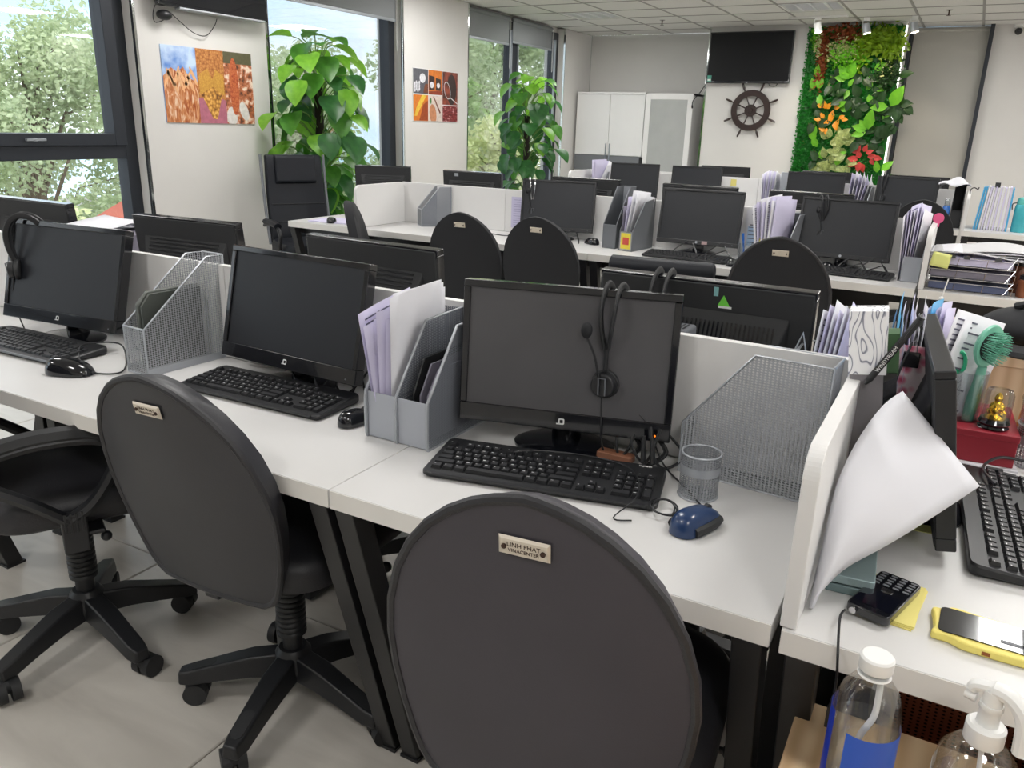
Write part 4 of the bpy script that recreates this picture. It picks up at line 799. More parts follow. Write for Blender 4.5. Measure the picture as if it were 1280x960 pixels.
# ================================================================ MONITORS
def monitor(label, x, y, yaw, tilt, w=.444, h=.297, zb=.05, logo='q', back='v', z=DZ, screen=None, extra=None, led=False, neck_hi=False, sw=0):
    """front faces -Y at yaw 0; tilt leans the top back; origin at the foot"""
    t = thing('monitor', label, 'monitor', (x, y, z), R(yaw)); M = T(0, -.05, zb) @ Matrix.Rotation(R(-tilt), 4, 'X')
    def pl(b, a, c): b.add([(px, py, pz) for px in (a[0], c[0]) for py in (a[1], c[1]) for pz in (a[2], c[2])], [(0, 1, 3, 2), (4, 6, 7, 5), (0, 4, 5, 1), (2, 3, 7, 6), (0, 2, 6, 4), (1, 5, 7, 3)], M)
    bb, bs = (.038, .015) if logo == 'q' else (.022, .013)
    f = MB(); pl(f, (-w/2, -.008, 0), (w/2, .022, bb)); pl(f, (-w/2, -.008, h-bs), (w/2, .022, h)); pl(f, (-w/2, -.008, bb), (-w/2+bs, .022, h-bs)); pl(f, (w/2-bs, -.008, bb), (w/2, .022, h-bs))
    f.build('bezel', BLACKG if logo == 'q' else BLACK, t, bev=.0025, smooth=False)
    s = MB(); pl(s, (-w/2+bs-.001, -.003, bb-.001), (w/2-bs+.001, .0, h-bs+.001)); s.build('screen', screen or SCREEN2, t, smooth=False)
    k = MB(); pl(k, (-w/2+.004, .0, .004), (w/2-.004, .024, h-.004))
    bw, bh0, bh1 = w*.40, h*.16, h*.80
    def frus(b, x0, x1, z0, z1, y0, y1, c):
        b.add([(x0, y0, z0), (x1, y0, z0), (x1, y0, z1), (x0, y0, z1), (x0+c, y1, z0+c), (x1-c, y1, z0+c), (x1-c, y1, z1-c), (x0+c, y1, z1-c)], [(0, 3, 2, 1), (4, 5, 6, 7), (0, 1, 5, 4), (1, 2, 6, 5), (2, 3, 7, 6), (3, 0, 4, 7)], M)
    k.add([(-bw, .023, bh0), (bw, .023, bh0), (bw, .023, bh1), (-bw, .023, bh1), (-bw+.02, .055, bh0+.02), (bw-.02, .055, bh0+.02), (bw-.02, .055, bh1-.07), (-bw+.02, .055, bh1-.07)], [(0, 3, 2, 1), (4, 5, 6, 7), (0, 1, 5, 4), (1, 2, 6, 5), (2, 3, 7, 6), (3, 0, 4, 7)], M)
    k.build('rear_cover', BLACKM, t, bev=.004, smooth=False)
    v = MB()
    if back == 'v':
        for i in range(34):
            u = -bw+.03+i*(2*bw-.06)/33; v.add([(u-.0018, .053, bh1-.062), (u+.0018, .053, bh1-.062), (u+.0018, .035, bh1-.022), (u-.0018, .035, bh1-.022), (u-.0018, .0545, bh1-.062), (u+.0018, .0545, bh1-.062), (u+.0018, .0360, bh1-.022), (u-.0018, .0360, bh1-.022)], [(0, 3, 2, 1), (4, 5, 6, 7), (0, 1, 5, 4), (1, 2, 6, 5), (2, 3, 7, 6), (3, 0, 4, 7)], M)
    elif back == 'h':
        for i in range(6):
            zz = bh1-.066+i*.0105; y_ = .0545-.032*(zz+.003-(bh1-.07))/.07; v.add([(-bw+.03, y_-.002, zz), (bw-.03, y_-.002, zz), (bw-.03, y_-.002, zz+.006), (-bw+.03, y_-.002, zz+.006), (-bw+.03, y_+.003, zz+.001), (bw-.03, y_+.003, zz+.001), (bw-.03, y_+.003, zz+.005), (-bw+.03, y_+.003, zz+.005)], [(0, 3, 2, 1), (4, 5, 6, 7), (0, 1, 5, 4), (1, 2, 6, 5), (2, 3, 7, 6), (3, 0, 4, 7)], M)
    else:
        for c in range(4):
            for i in range(7):
                zz = bh0+.035+i*.027; u = bw-.16+c*.028; v.add([(u-.003, .0552, zz), (u+.003, .0552, zz), (u+.003, .0552, zz+.017), (u-.003, .0552, zz+.017), (u-.003, .0562, zz), (u+.003, .0562, zz), (u+.003, .0562, zz+.017), (u-.003, .0562, zz+.017)], [(0, 3, 2, 1), (4, 5, 6, 7), (0, 1, 5, 4), (1, 2, 6, 5), (2, 3, 7, 6), (3, 0, 4, 7)], M)
    v.build('vent_slots', BLACK if back == 'h' else BLACKG, t, smooth=False)
    # stand
    p = MB(); p.cyl((0, .01, .01), M @ Vector((0, .03, h*.3)), .032, .028, 16); p.build('stand_neck', BLACKG, t)
    b = MB(); b.lathe([(.1, 0), (.1, .005), (.085, .012), (.035, .017)], 32, T(0, -.012, 0) @ Matrix.Diagonal((1.08, .8, 1, 1))); b.build('stand_base', BLACKG, t, ang=50)
    if logo == 'q':
        # ring-with-tail mark on the lower bezel
        lg = MB(); c = Vector((0, -.0086, .019)); o_ = rrect(.0125, .013, .003, 3); i_ = rrect(.0068, .0072, .0015, 3); n = len(o_)
        lg.add([c+Vector((a, 0, b_)) for a, b_ in o_]+[c+Vector((a, 0, b_)) for a, b_ in i_], [(j, (j+1) % n, n+(j+1) % n, n+j) for j in range(n)], M)
        lg.add([c+Vector(v_) for v_ in ((-.0105, 0, -.0065), (-.003, 0, -.0065), (-.003, 0, -.0040), (-.0105, 0, -.0040))], [(0, 1, 2, 3)], M); lg.build('logo', WHITEM, t, smooth=False)
    elif logo == 'o': lg = MB(); lg.cyl(M @ Vector((0, -.008, .013)), M @ Vector((0, -.0095, .013)), .0065, n=18); lg.build('logo', SILVER, t)
    bt = MB(); bt.cyl(M @ Vector((w/2-.03, -.008, .012)), M @ Vector((w/2-.03, -.009, .012)), .002, n=8); bt.build('power_light', mat('power_led', (240, 120, 30), emit=2) if led else SILVERD, t)
    for i, (px, pz, pw, ph, mm, back_) in enumerate(extra or []):
        q = MB(); yy = -.0085 if not back_ else .0245
        q.add([(px, yy, pz), (px+pw, yy, pz), (px+pw, yy-.001, pz+ph), (px, yy-.001, pz+ph)] if not back_ else [(px, yy, pz), (px+pw, yy, pz), (px+pw, yy, pz+ph), (px, yy, pz+ph)], [(0, 1, 2, 3)], M); q.build('sticker', mm, t, smooth=False)
    return t, M
def wp(t, v): return T(*t.location) @ Matrix.Rotation(t.rotation_euler.z, 4, 'Z') @ v
def cable(pts, label, r=.0028, m=None, n=6):
    P = [Vector(p) for p in pts]; o0 = P[0]; o = MB().tube(crv([p-o0 for p in P], n), r, 6).build('cable', m or BLACK); o.location = o0; tag(o, label, 'cable'); return o
def headset(mt, M, lx, label, drop=.185, mic=True, h=.297, band=BLACKM, wide=.05, boom=(-.035, .11), turn=0, fwd_=0):
    """hangs over the top edge of a monitor at local x = lx"""
    top = wp(mt, M @ Vector((lx, .008-fwd_, h+.002))); t = thing('headset', label, 'headset', top, mt.rotation_euler.z+R(turn))
    fb = MB()
    for s in (-1, 1):
        P = [(s*.004, -.034, -.115), (s*.010, -.042, -.075), (s*.014, -.040, -.035), (s*.014, -.024, -.004), (s*.014, .0, .007), (s*.014, .03, -.006), (s*.014, .052, -.04), (s*.008, .06, -.08), (s*.004, .062, -.115)]
        fb.tube(crv(P, 4), .0042, 8, flat=1.9)
    fb.build('headband', band, t)
    for y0, z0 in ((-.034, 0), (.062, 1)):
        MB().tube([(0, y0, -.105), (0, y0-(.001 if not z0 else -.001), -drop+.03)], .0052, 8).build('slider', BLACK, t)
        e = MB(); s = -1 if not z0 else 1; c = Vector((0, y0, -drop)); e.cyl(c, c+Vector((0, s*.016, 0)), .027, .024, 24); e.build('ear_cup', BLACK, t, bev=.003)
        e = MB(); e.cyl(c+Vector((0, -s*.012, 0)), c, .029, .03, 24); e.build('ear_cushion', BLACKM, t, bev=.004)
    MB().tube([(-.006, -.053, -drop-.018), (-.006, -.056, -drop+.018), (.008, -.056, -drop+.018), (.008, -.053, -drop-.018)], .0016, 5).build('cup_trim', SILVERD, t)
    if mic:
        b = MB(); b.tube(crv([(-.006, -.052, -drop+.01), (-.016, -.056, -drop+.06), (boom[0], -.056, -drop+boom[1])]), .0024, 6); b.build('mic_boom', BLACK, t)
        MB().sph((boom[0], -.056, -drop+boom[1]+.012), .0115, 8, (1, 1, 1.45)).build('mic_foam', FABRIC, t)
    MB().tube(crv([(0, -.044, -drop-.025), (.004, -.05, -drop-.07), (.006, -.046, -drop-.12), (.02, -.03, -drop-.17)]), .002, 5).build('cord', BLACK, t)
    return t
# ================================================================ KEYBOARDS AND MICE
def keyrows():
    K = []; p = .0187
    def add(x, y, w=1, h=1): K.append((x*p, y*p, w*p-.0024, h*p-.0024))
    y = 5.35; add(.5, y)
    for g, x0 in enumerate((2, 6.5, 11)):
        for k in range(4): add(x0+.5+k, y)
    rows_ = [(4.1, [1]*13+[2]), (3.1, [1.5]+[1]*12+[1.5]), (2.1, [1.75]+[1]*11+[2.25]), (1.1, [2.25]+[1]*10+[2.75]), (.1, [1.25, 1.25, 1.25, 6.25, 1.25, 1.25, 1.25, 1.25])]
    for y, ws in rows_:
        x = 0
        for w in ws: add(x+w/2, y, w); x += w
    for k in range(3): add(15.75+k, 5.35); add(15.75+k, 4.1); add(15.75+k, 3.1); add(15.75+k, .1)
    add(16.75, 1.1)
    for k in range(3):
        for y in (4.1, 3.1, 2.1, 1.1): add(19.25+k, y)
    add(22.25, 4.1); add(22.25, 2.6, 1, 2); add(22.25, .6, 1, 2); add(19.75, .1, 2); add(21.25, .1)
    return K
KEYS = keyrows()
def key_mesh(w, h, m, cache={}):
    k = (round(w, 4), round(h, 4), m.name)
    if k not in cache:
        b = MB(); x, y = w/2, h/2; a = .0021; b.add([(-x, -y, 0), (x, -y, 0), (x, y, 0), (-x, y, 0), (-x+a, -y+a*.8, .0065), (x-a, -y+a*.8, .0065), (x-a, y-a*1.4, .0065), (-x+a, y-a*1.4, .0065)], [(4, 5, 6, 7), (0, 1, 5, 4), (1, 2, 6, 5), (2, 3, 7, 6), (3, 0, 4, 7)])
        cache[k] = b.mesh('key', m, smooth=False)
    return cache[k]
def keyboard(label, x, y, yaw, near=True, word=None, z=DZ, mb=None, rim=None, thick=.0):
    t = thing('keyboard', label, 'keyboard', (x, y, z), R(yaw)); wy = .1187; W_, D_ = .452, .158
    b = MB(); pts = rrect(W_, D_, .014, 4); n = len(pts)
    hz = lambda py: .013+.010*(py+D_/2)/D_
    for sc, f in ((.985, 0), (1, .25), (1, .8), (.985, 1)): b.v += [(p[0]*sc, p[1]*sc, .003+(hz(p[1])-.003)*f) for p in pts]
    b.f = [(j*n+i, j*n+(i+1) % n, (j+1)*n+(i+1) % n, (j+1)*n+i) for j in range(3) for i in range(n)]+[tuple(reversed(range(n))), tuple(range(3*n, 4*n))]; b.m = [0]*len(b.f)
    b.build('case', mb or BLACK, t, ang=30); MB().box((-.18, .06, .002), (.05, .012, .004)).box((.18, .06, .002), (.05, .012, .004)).box((0, -.06, .0015), (.38, .01, .003)).build('feet', BLACK, t)
    MB().tube([(-W_/2+.02, -D_/2-.0005, .010), (W_/2-.02, -D_/2-.0005, .010)], .0035, 6).build('front_lip', SILVERD if rim else (mb or BLACK), t)
    sl = math.atan(.010/D_); leg = MB(); jn = MB(); rk = random.Random(5)
    for kx, ky, kw, kh in KEYS:
        px, py = kx-.2135, ky-.0475-.008; pz = hz(py)+.0002; M = T(px, py, pz) @ Matrix.Rotation(sl, 4, 'X')
        if near: o = obj('key', key_mesh(kw, kh, BLACK), t); o.location = (px, py, pz); o.rotation_euler = (sl, 0, 0)
        else:
            a = .002; X, Y = kw/2, kh/2; jn.add([(-X, -Y, 0), (X, -Y, 0), (X, Y, 0), (-X, Y, 0), (-X+a, -Y+a, .006), (X-a, -Y+a, .006), (X-a, Y-a, .006), (-X+a, Y-a, .006)], [(4, 5, 6, 7), (0, 1, 5, 4), (1, 2, 6, 5), (2, 3, 7, 6), (3, 0, 4, 7)], M)
        if kw < .03 and near:
            u, v = -kw/2+.0042, kh/2-.0062
            for q in range(2): a, c = rk.uniform(.0008, .0016), rk.uniform(.0006, .0011); uu = u+q*.0026*(1 if rk.random() < .5 else 0); leg.add([(uu-a, v-c, .0067), (uu+a, v-c, .0067), (uu+a, v+c, .0067), (uu-a, v+c, .0067)], [(0, 1, 2, 3)], M)
    if near: leg.build('key_legends', WHITEM, t, kind='stuff', smooth=False)
    else: jn.build('keys', BLACK, t, kind='stuff', smooth=False)
    if word: text(word, .008, t, (.185, .0695, .0232), (sl, 0, 0), WHITEM, 'maker_lettering')
    return t
def mouse(label, x, y, yaw, m=None, z=DZ, blue=False, sc=1):
    t = thing('mouse', label, 'mouse', (x, y, z), R(yaw)); L_, w, h = .057*sc, .031*sc, .036*sc; b = MB(); n = 24; rings = 9
    for j in range(rings+1):
        f = j/rings; r = math.cos(f*PI/2)**.62; z_ = .002+h*math.sin(f*PI/2)
        for k in range(n):
            a = 2*PI*k/n; ca, sa = math.cos(a), math.sin(a); ex = .8
            X = w*r*(abs(ca)**ex)*(1 if ca > 0 else -1)*(1-.12*math.cos(2*a) if blue else 1); Y = L_*r*(abs(sa)**ex)*(1 if sa > 0 else -1); zz = z_*(1-.22*Y/L_*(f > 0)); b.v.append((X, Y-.003*f, zz))
    b.f = [(j*n+k, j*n+(k+1) % n, (j+1)*n+(k+1) % n, (j+1)*n+k) for j in range(rings) for k in range(n)]+[tuple(reversed(range(n)))]; b.m = [0]*len(b.f)
    b.build('shell', m or BLACKG, t, ang=60)
    MB().cyl((-.004, L_*.55, h*.72), (.004, L_*.55, h*.72), .0085, n=14).build('scroll_wheel', BLACKM, t)
    MB().tube([(0, L_*.2, h*.93), (0, L_*.45, h*.84)], .0008, 5).tube([(0, L_*.72, h*.62), (0, L_*.9, h*.4)], .0008, 5).build('button_seam', BLACK, t)
    if blue:
        for s in (-1, 1): MB().tube(crv([(s*w*.74, -.036, .010), (s*w*.88, -.01, .012), (s*w*.82, .02, .011), (s*w*.6, .042, .009)]), .0085, 8).build('side_grip', BLACKM, t)
    MB().tube([(0, L_-.004, .008), (0, L_+.008, .007)], .003, 6).build('cord_sleeve', BLACK, t)
    return t
# ================================================================ FILE HOLDERS
def file_holder(label, x, y, rz, w, prof, fh, m=None, front=None, rim=SILVER, backm=None, z=DZ, name='file_holder', cat='file holder', bands=False):
    """prof = side outline (depth, height) from front-bottom up and over to back-bottom"""
    t = thing(name, label, cat, (x, y, z), R(rz)); m = m or MESHW; D = prof[-1][0]; zt = max(p[1] for p in prof)
    for s in (-1, 1):
        MB().prism(prof, .0009, T(s*w/2-.00045, 0, 0) @ YZ).build('side_panel', m, t, smooth=False)
        MB().tube([(s*w/2, p[0], p[1]) for p in prof], .0026, 6, closed=True).build('rim_wire', rim, t, ang=60)
    bz = prof[-2][1]; MB().b2((-w/2, D-.0009, .001), (w/2, D, bz)).build('back_panel', backm or m, t, smooth=False)
    MB().b2((-w/2, 0, .001), (w/2, .001, fh)).build('front_panel', front or m, t, smooth=False); MB().b2((-w/2, 0, .001), (w/2, D, .002)).build('bottom_panel', front or m, t, smooth=False)
    for yy, zz in ((0, fh), (D, bz), (0, .003), (D, .003)): MB().tube([(-w/2, yy, zz), (w/2, yy, zz)], .0026, 6).build('rim_wire', rim, t)
    if bands:
        MB().b2((-w/2-.001, 0, .001), (-w/2, D, .02)).b2((w/2, 0, .001), (w/2+.001, D, .02)).build('base_band', rim, t, smooth=False)
    return t
def sheet(b, c, w, h, rot, bend=0, n=5):
    M = T(*c) @ Euler([R(a) for a in rot]).to_matrix().to_4x4()
    b.add([M @ Vector((-w/2+w*i/n, bend*math.sin(PI*i/n)+bend*.5*(j/n)**2, h*j/n)) for j in range(n+1) for i in range(n+1)], [(j*(n+1)+i, j*(n+1)+i+1, (j+1)*(n+1)+i+1, (j+1)*(n+1)+i) for j in range(n) for i in range(n)])
    return M
def papers(label, loc, rz, sheets, cat='papers', name='paper_bundle', group=None):
    """sheets: (x,y,z,w,h,(rx,ry,rz),bend,mat,ink)"""
    t = thing(name, label, cat, loc, R(rz), group)
    for (x, y, z, w, h, rot, bend, m, ink) in sheets:
        b = MB(); M = sheet(b, (x, y, z), w, h, rot, bend); o = b.build('sheet', m, t, solid=.0006)
        if ink:
            q = MB(); rr = random.Random(int(x*1e4)+7)
            for s_ in (-1, 1):
                for k in range(int(h/.011)-3):
                    zz = h-.02-k*.011; l = (w-.04)*rr.uniform(.5, 1)
                    if l < .01: continue
                    q.add([M @ Vector((u, s_*.0012+bend*math.sin(PI*(u/w+.5))+bend*.5*(zz_/h)**2, zz_)) for u, zz_ in ((-w/2+.02, zz), (-w/2+.02+l*.5, zz), (-w/2+.02+l*.5, zz+.0035), (-w/2+.02, zz+.0035))], [(0, 1, 2, 3)])
                    q.add([M @ Vector((u, s_*.0012+bend*math.sin(PI*(u/w+.5))+bend*.5*(zz_/h)**2, zz_)) for u, zz_ in ((-w/2+.025+l*.5, zz), (-w/2+.02+l, zz), (-w/2+.02+l, zz+.0035), (-w/2+.025+l*.5, zz+.0035))], [(0, 1, 2, 3)])
            q.build('printed_lines', INK, o, kind='stuff', smooth=False)
    return t
# ================================================================ FRONT ROW
m1, M1 = monitor('dusty black screen with a headset hung over it, nearest the camera', -.665, 1.467, 14.2, 5.4, back='s', screen=SCREEN1, led=True)
m2, M2 = monitor('black glossy screen between the single and the twin silver file holders', -1.412, 1.462, -2.3, 13.3, w=.464, h=.289, back='h')
m3, M3 = monitor('black glossy screen with a headset over its left corner, at the left picture edge', -2.275, 1.42, 5.4, 15, w=.472, h=.295, back='h')
headset(m1, M1, .088, 'black headset with microphone hanging over the dusty nearest screen', drop=.19, boom=(-.036, .10), turn=-10)
headset(m3, M3, -.165, 'black headset hanging over the left corner of the leftmost screen', drop=.14, mic=False, turn=-52, band=BLACK, fwd_=.03).scale = (1.15, 1.15, 1.1)
GRN_ST = mat('green_triangle_sticker', (110, 205, 70), .4); TEAL_ST = mat('hologram_sticker', (150, 205, 205), .3, .5)
b1, MB1 = monitor('black screen seen from behind with a green triangle sticker', -.462, 1.685, 181, 5, w=.47, back='v')
q = MB()
q.add([(-.036, .0262, .248), (-.062, .0262, .248), (-.048, .0262, .272)], [(0, 1, 2)], MB1)
q.mat(1).add([(-.038, .0262, .243), (-.066, .0262, .243), (-.066, .0262, .248), (-.038, .0262, .248)], [(0, 1, 2, 3)], MB1)
q.mat(2).add([(-.026, .0262, .268), (-.036, .0262, .268), (-.036, .0262, .288), (-.026, .0262, .288)], [(0, 1, 2, 3)], MB1)
q.build('sticker', [GRN_ST, WHITEM, TEAL_ST], b1, smooth=False, label='green triangle sticker beside a small shiny one')
headset(b1, MB1, .088, 'black headset band looped over the screen seen from behind with the green sticker', mic=False)
monitor('black screen seen from behind, above the papers in the twin file holder', -1.36, 1.675, 178, 5, w=.45, back='h')
monitor('black screen seen from behind, between the two left-hand screens of the front row', -2.10, 1.70, 184, 6, w=.43, back='h')
monitor('black screen seen from behind at the left picture edge, against the window', -2.93, 1.72, 180, 6, w=.45, back='h')
keyboard('black keyboard in front of the dusty nearest screen', -.622, 1.285, 12.5, word='logitech', rim=None)
keyboard('black keyboard in front of the screen beside the twin file holder', -1.415, 1.345, 1.5)
keyboard('black keyboard with blue-grey front edge at the left picture edge', -2.26, 1.275, 2, near=False, rim=True)
mouse('dark blue mouse with black side grips on the nearest desk', -.31, 1.243, -18, BLUEM, blue=True, sc=1.0)
mouse('small glossy black mouse beside the twin file holder', -1.115, 1.318, -5, sc=.85)
mouse('black mouse in front of the leftmost keyboard', -1.955, 1.19, -68, sc=1.12)
# holders
P1 = [(0, .001), (0, .115), (.24, .29), (.262, .29), (.262, .001)]
P1 = [(0, .001), (0, .125), (.205, .288), (.258, .288), (.258, .001)]
file_holder('tall silver mesh file holder between the two left-hand screens', -1.811, 1.284, -3, .085, P1, .125, MESHW, MESHW, bands=True)
t = thing('document_folder', 'dark grey-green folder standing in the left mesh file holder', 'folder', (-1.815, 1.31, DZ+.004), R(-3))
MB().prism([(0, 0), (0, .175), (.03, .205), (.19, .205), (.19, 0)], .012, T(-.018, 0, 0) @ YZ).build('cover', mat('grey_green_card', (92, 96, 92), .5), t, bev=.004); MB().prism([(.004, .003), (.004, .17), (.03, .2), (.185, .2), (.185, .003)], .008, T(-.003, 0, 0) @ YZ).build('cover', mat('grey_green_card_dark', (76, 80, 76), .5), t, bev=.002)
# twin holder: three mesh sides, two bays
P2 = [(0, .001), (0, .105), (.105, .247), (.245, .252), (.245, .001)]
t = thing('twin_file_holder', 'twin silver file holder with plain front plates and mesh sides', 'file holder', (-.964, 1.268, DZ), R(-1))
for k, x in enumerate((-.08, 0, .08)):
    MB().prism(P2, .0009, T(x, 0, 0) @ YZ).build('side_panel', MESHD, t, smooth=False); MB().tube([(x, *p) for p in P2], .0032, 8, closed=True).build('rim_wire', SILVER, t, ang=60)
    MB().tube(crv([(x, 0, .108), (x, -.003, .09), (x, -.003, .02), (x, 0, -.0 + .004)]), .0034, 8).build('front_wire', SILVER, t)
for k, x in enumerate((-.04, .04)):
    MB().b2((x-.038, .002, .002), (x+.038, .0035, .103)).build('front_plate', SILVER2, t, bev=.001, smooth=False); MB().b2((x-.038, .244, .002), (x+.038, .245, .25)).build('back_panel', MESHD, t, smooth=False); MB().b2((x-.038, .002, .002), (x+.038, .245, .003)).build('bottom_panel', SILVER2, t, smooth=False)
rr = random.Random(2); sh = []
for k in range(9): sh.append((-.07+k*.0062, .10+rr.uniform(-.006, .006), .006, .19, .27+rr.uniform(-.02, .012)+(.028 if k > 5 else 0), (rr.uniform(-3, 3), rr.uniform(-9, 0) if k < 6 else rr.uniform(-4, 2), 90+rr.uniform(-4, 4)), rr.uniform(-.012, .012), PAPERL if k < 6 else PAPER, k in (0, 1, 6, 8)))
papers('tall bundle of lavender and white sheets in the twin file holder', (-.964, 1.278, DZ+.002), -1, sh)
# thin black folders in right bay
t = thing('document_folder', 'thin dark folders standing low in the right bay of the twin file holder', 'folder', (-.925, 1.30, DZ+.005))
for k in range(3): MB().prism([(0, 0), (0, .10), (.04, .17-.01*k), (.19, .17-.01*k), (.19, 0)], .004, T(-.02+k*.018, 0, 0) @ YZ).build('cover', PAPERD if k else BLACKM, t, smooth=False)
# big holder lying along divider
P3 = [(0, .001), (0, .105), (.125, .262), (.262, .262), (.262, .001)]
file_holder('large silver mesh file holder standing sideways against the front row divider', -.408, 1.502, -94, .085, P3, .105, MESHW, MESHW, bands=False)
# pen cup
def cup(label, x, y, r, h, m, z=DZ, band=True):
    t = thing('pen_cup', label, 'pen cup', (x, y, z))
    MB().lathe([(r, .002), (r, h)], 32, cap=False).build('mesh_wall', m, t); MB().lathe([(r, .0), (r, .002)], 32).build('base', SILVER, t)
    MB().tube([(r*math.cos(a*PI/16), r*math.sin(a*PI/16), h) for a in range(32)], .002, 6, closed=True).tube([(r*math.cos(a*PI/16), r*math.sin(a*PI/16), .002) for a in range(32)], .002, 6, closed=True).build('rim_ring', SILVER, t)
    if band: MB().lathe([(r+.0004, h*.56), (r+.0004, h*.74)], 32, cap=False).build('plain_band', SILVER, t)
    return t
cup('silver mesh pen cup beside the blue mouse', -.345, 1.372, .036, .086, MESHC)
# cables around nearest screen
cable([(-.31, 1.30, DZ+.008), (-.37, 1.38, DZ+.004), (-.44, 1.45, DZ+.012), (-.50, 1.46, DZ+.1), (-.58, 1.47, DZ+.06)], 'thin black mouse cable running from the blue mouse past the pen cup', .0018)
pts = []
for k in range(40): a = k*.75; pts.append((-.375+.022*math.cos(a)*(1+.2*math.sin(k)), 1.265+.03*math.sin(a), DZ+.004+.012*abs(math.sin(k*.37))))
cable(pts, 'coiled bundle of black cable beside the blue mouse', .0016, n=3)
cable([(-.70, 1.30, DZ+.03), (-.66, 1.33, DZ+.032), (-.56, 1.37, DZ+.028), (-.47, 1.35, DZ+.03), (-.42, 1.25, DZ+.03), (-.44, 1.19, DZ+.006), (-.41, 1.2, DZ+.004)], 'thin dark cable lying over the nearest keyboard', .0014)
for k, (x, dx) in enumerate([(-.52, .05), (-.50, -.03), (-.475, .04), (-.545, .02), (-.455, -.02)]):
    cable([(x, 1.46, DZ+.08), (x+dx*.4, 1.44, DZ+.03), (x+dx, 1.445, DZ+.004), (x+dx+.03, 1.47, DZ+.03), (x+dx-.02, 1.485, DZ+.07)], ['black cable loop left-most of the tangle under the dusty screen', 'black cable loop in the tangle under the dusty screen, second from left', 'black cable loop in the tangle under the dusty screen, nearest the power light', 'black cable loop in the tangle under the dusty screen, beside the stand', 'black cable loop in the tangle under the dusty screen, at its right end'][k], .003)
for k in range(2):
    o = MB().cyl((-.478+k*.018, 1.43, DZ+.07), (-.470+k*.02, 1.415, DZ+.022), .0045, .0055, 8).build('cable_plug', BLACK); tag(o, ['black slim plug hanging under the dusty screen, left of two', 'black slim plug hanging under the dusty screen, right of two'][k], 'plug')
o = MB().b2((-.575, 1.425, DZ+.001), (-.50, 1.455, DZ+.018)).build('wooden_block', mat('brown_block', (128, 84, 62), .6), bev=.003); tag(o, 'small brown block lying behind the nearest keyboard', 'block')
for k, (x, y, d, lb) in enumerate([(-1.35, 1.41, 1, 'black cable tangle under the screen beside the twin file holder'), (-1.19, 1.44, -1, 'black cable loop between the twin file holder and its neighbouring screen'), (-2.05, 1.42, 1, 'black cable tangle at the right foot of the leftmost screen')]):
    cable([(x, y+.03, DZ+.08), (x+.04*d, y, DZ+.02), (x+.08*d, y+.01, DZ+.003), (x+.12*d, y+.04, DZ+.02), (x+.06*d, y+.05, DZ+.05), (x+.02*d, y+.03, DZ+.004)], lb, .003)
cable([(-1.965, 1.20, DZ+.008), (-1.99, 1.24, DZ+.005), (-2.08, 1.31, DZ+.03), (-2.02, 1.38, DZ+.03), (-1.95, 1.35, DZ+.004), (-1.86, 1.275, DZ+.004), (-1.86, 1.24, DZ+.004), (-1.9, 1.22, DZ+.004)], 'thin black cable winding from the leftmost mouse to the mesh file holder', .0022)
# headset cable over desk etc, papers on rear desk at the left
sh = [(k*.05-.1, k*.01, .001+k*.002, .21, .28, (-88+k, 0, 8*k-12), .01, PAPER, False) for k in range(4)]
t = thing('paper_pile', 'loose white papers lying high behind the leftmost screen', 'papers', (-2.52, 1.66, DZ))
MB().b2((-.14, .0, 0), (.16, .2, .27)).build('paper_ream', PAPERD, t, bev=.003)
b = MB()
for k in range(4): sheet(b, (-.08+.035*k, -.02, .272+.006*k), .2, .2, (-90+2*k, 0, 9*k-14), .01)
b.build('sheet', PAPER, t, solid=.001)
t = thing('router', 'small grey ventilated box on the desk behind the green-sticker screen', 'box', (-.50, 1.60, DZ)); MB().box((0, 0, .13), (.10, .07, .26)).build('case', SILVERD, t, bev=.006)
v = MB()
for k in range(10): v.box((-.036+k*.008, 0, .2605), (.003, .045, .001))
v.build('vent_slots', BLACKM, t, smooth=False)
# wire stand and leaning papers behind the divider end
t = thing('wire_file_stand', 'silver wire stand holding leaning printed papers behind the divider end', 'file holder', (-.205, 1.585, DZ))
MB().tube([(-.04, 0, 0), (-.04, 0, .235), (-.025, .0, .285), (-.012, 0, .235), (.07, 0, .235), (.07, 0, 0)], .003, 6).tube([(-.04, .16, 0), (-.04, .16, .235), (.07, .16, .235), (.07, .16, 0)], .003, 6).tube([(-.04, 0, .235), (-.04, .16, .235)], .003, 6).tube([(.07, 0, .235), (.07, .16, .235)], .003, 6).tube([(-.04, 0, .004), (-.04, .16, .004), (.07, .16, .004), (.07, 0, .004), (-.04, 0, .004)], .003, 6).build('wire_frame', SILVER, t)
papers('printed sheets leaning in the wire stand behind the divider end', (-.19, 1.66, DZ), 0, [(-.02+.007*k, .0, .04, .14, .27+.01*(k % 3), (0, 16+2*k, 78), .004, PAPERL if k % 2 else PAPER, k == 0) for k in range(6)])
# ================================================================ RIGHT-HAND DESK
mr, MR = monitor('black screen seen edge-on at right with slotted rear vents', .003, 1.545, 95.7, 10, zb=.026, back='s', logo='n', extra=[(.08, .235, .02, .016, SILVERD, True)])
cable([(-.035, 1.70, 1.06), (-.03, 1.6, 1.085), (-.05, 1.50, 1.02), (-.06, 1.46, .92), (-.05, 1.45, .8)], 'thin black cable looped over the edge-on screen at right', .002)
keyboard('black keyboard seen at the right picture edge', .168, 1.545, 93.5, mb=BLACK)
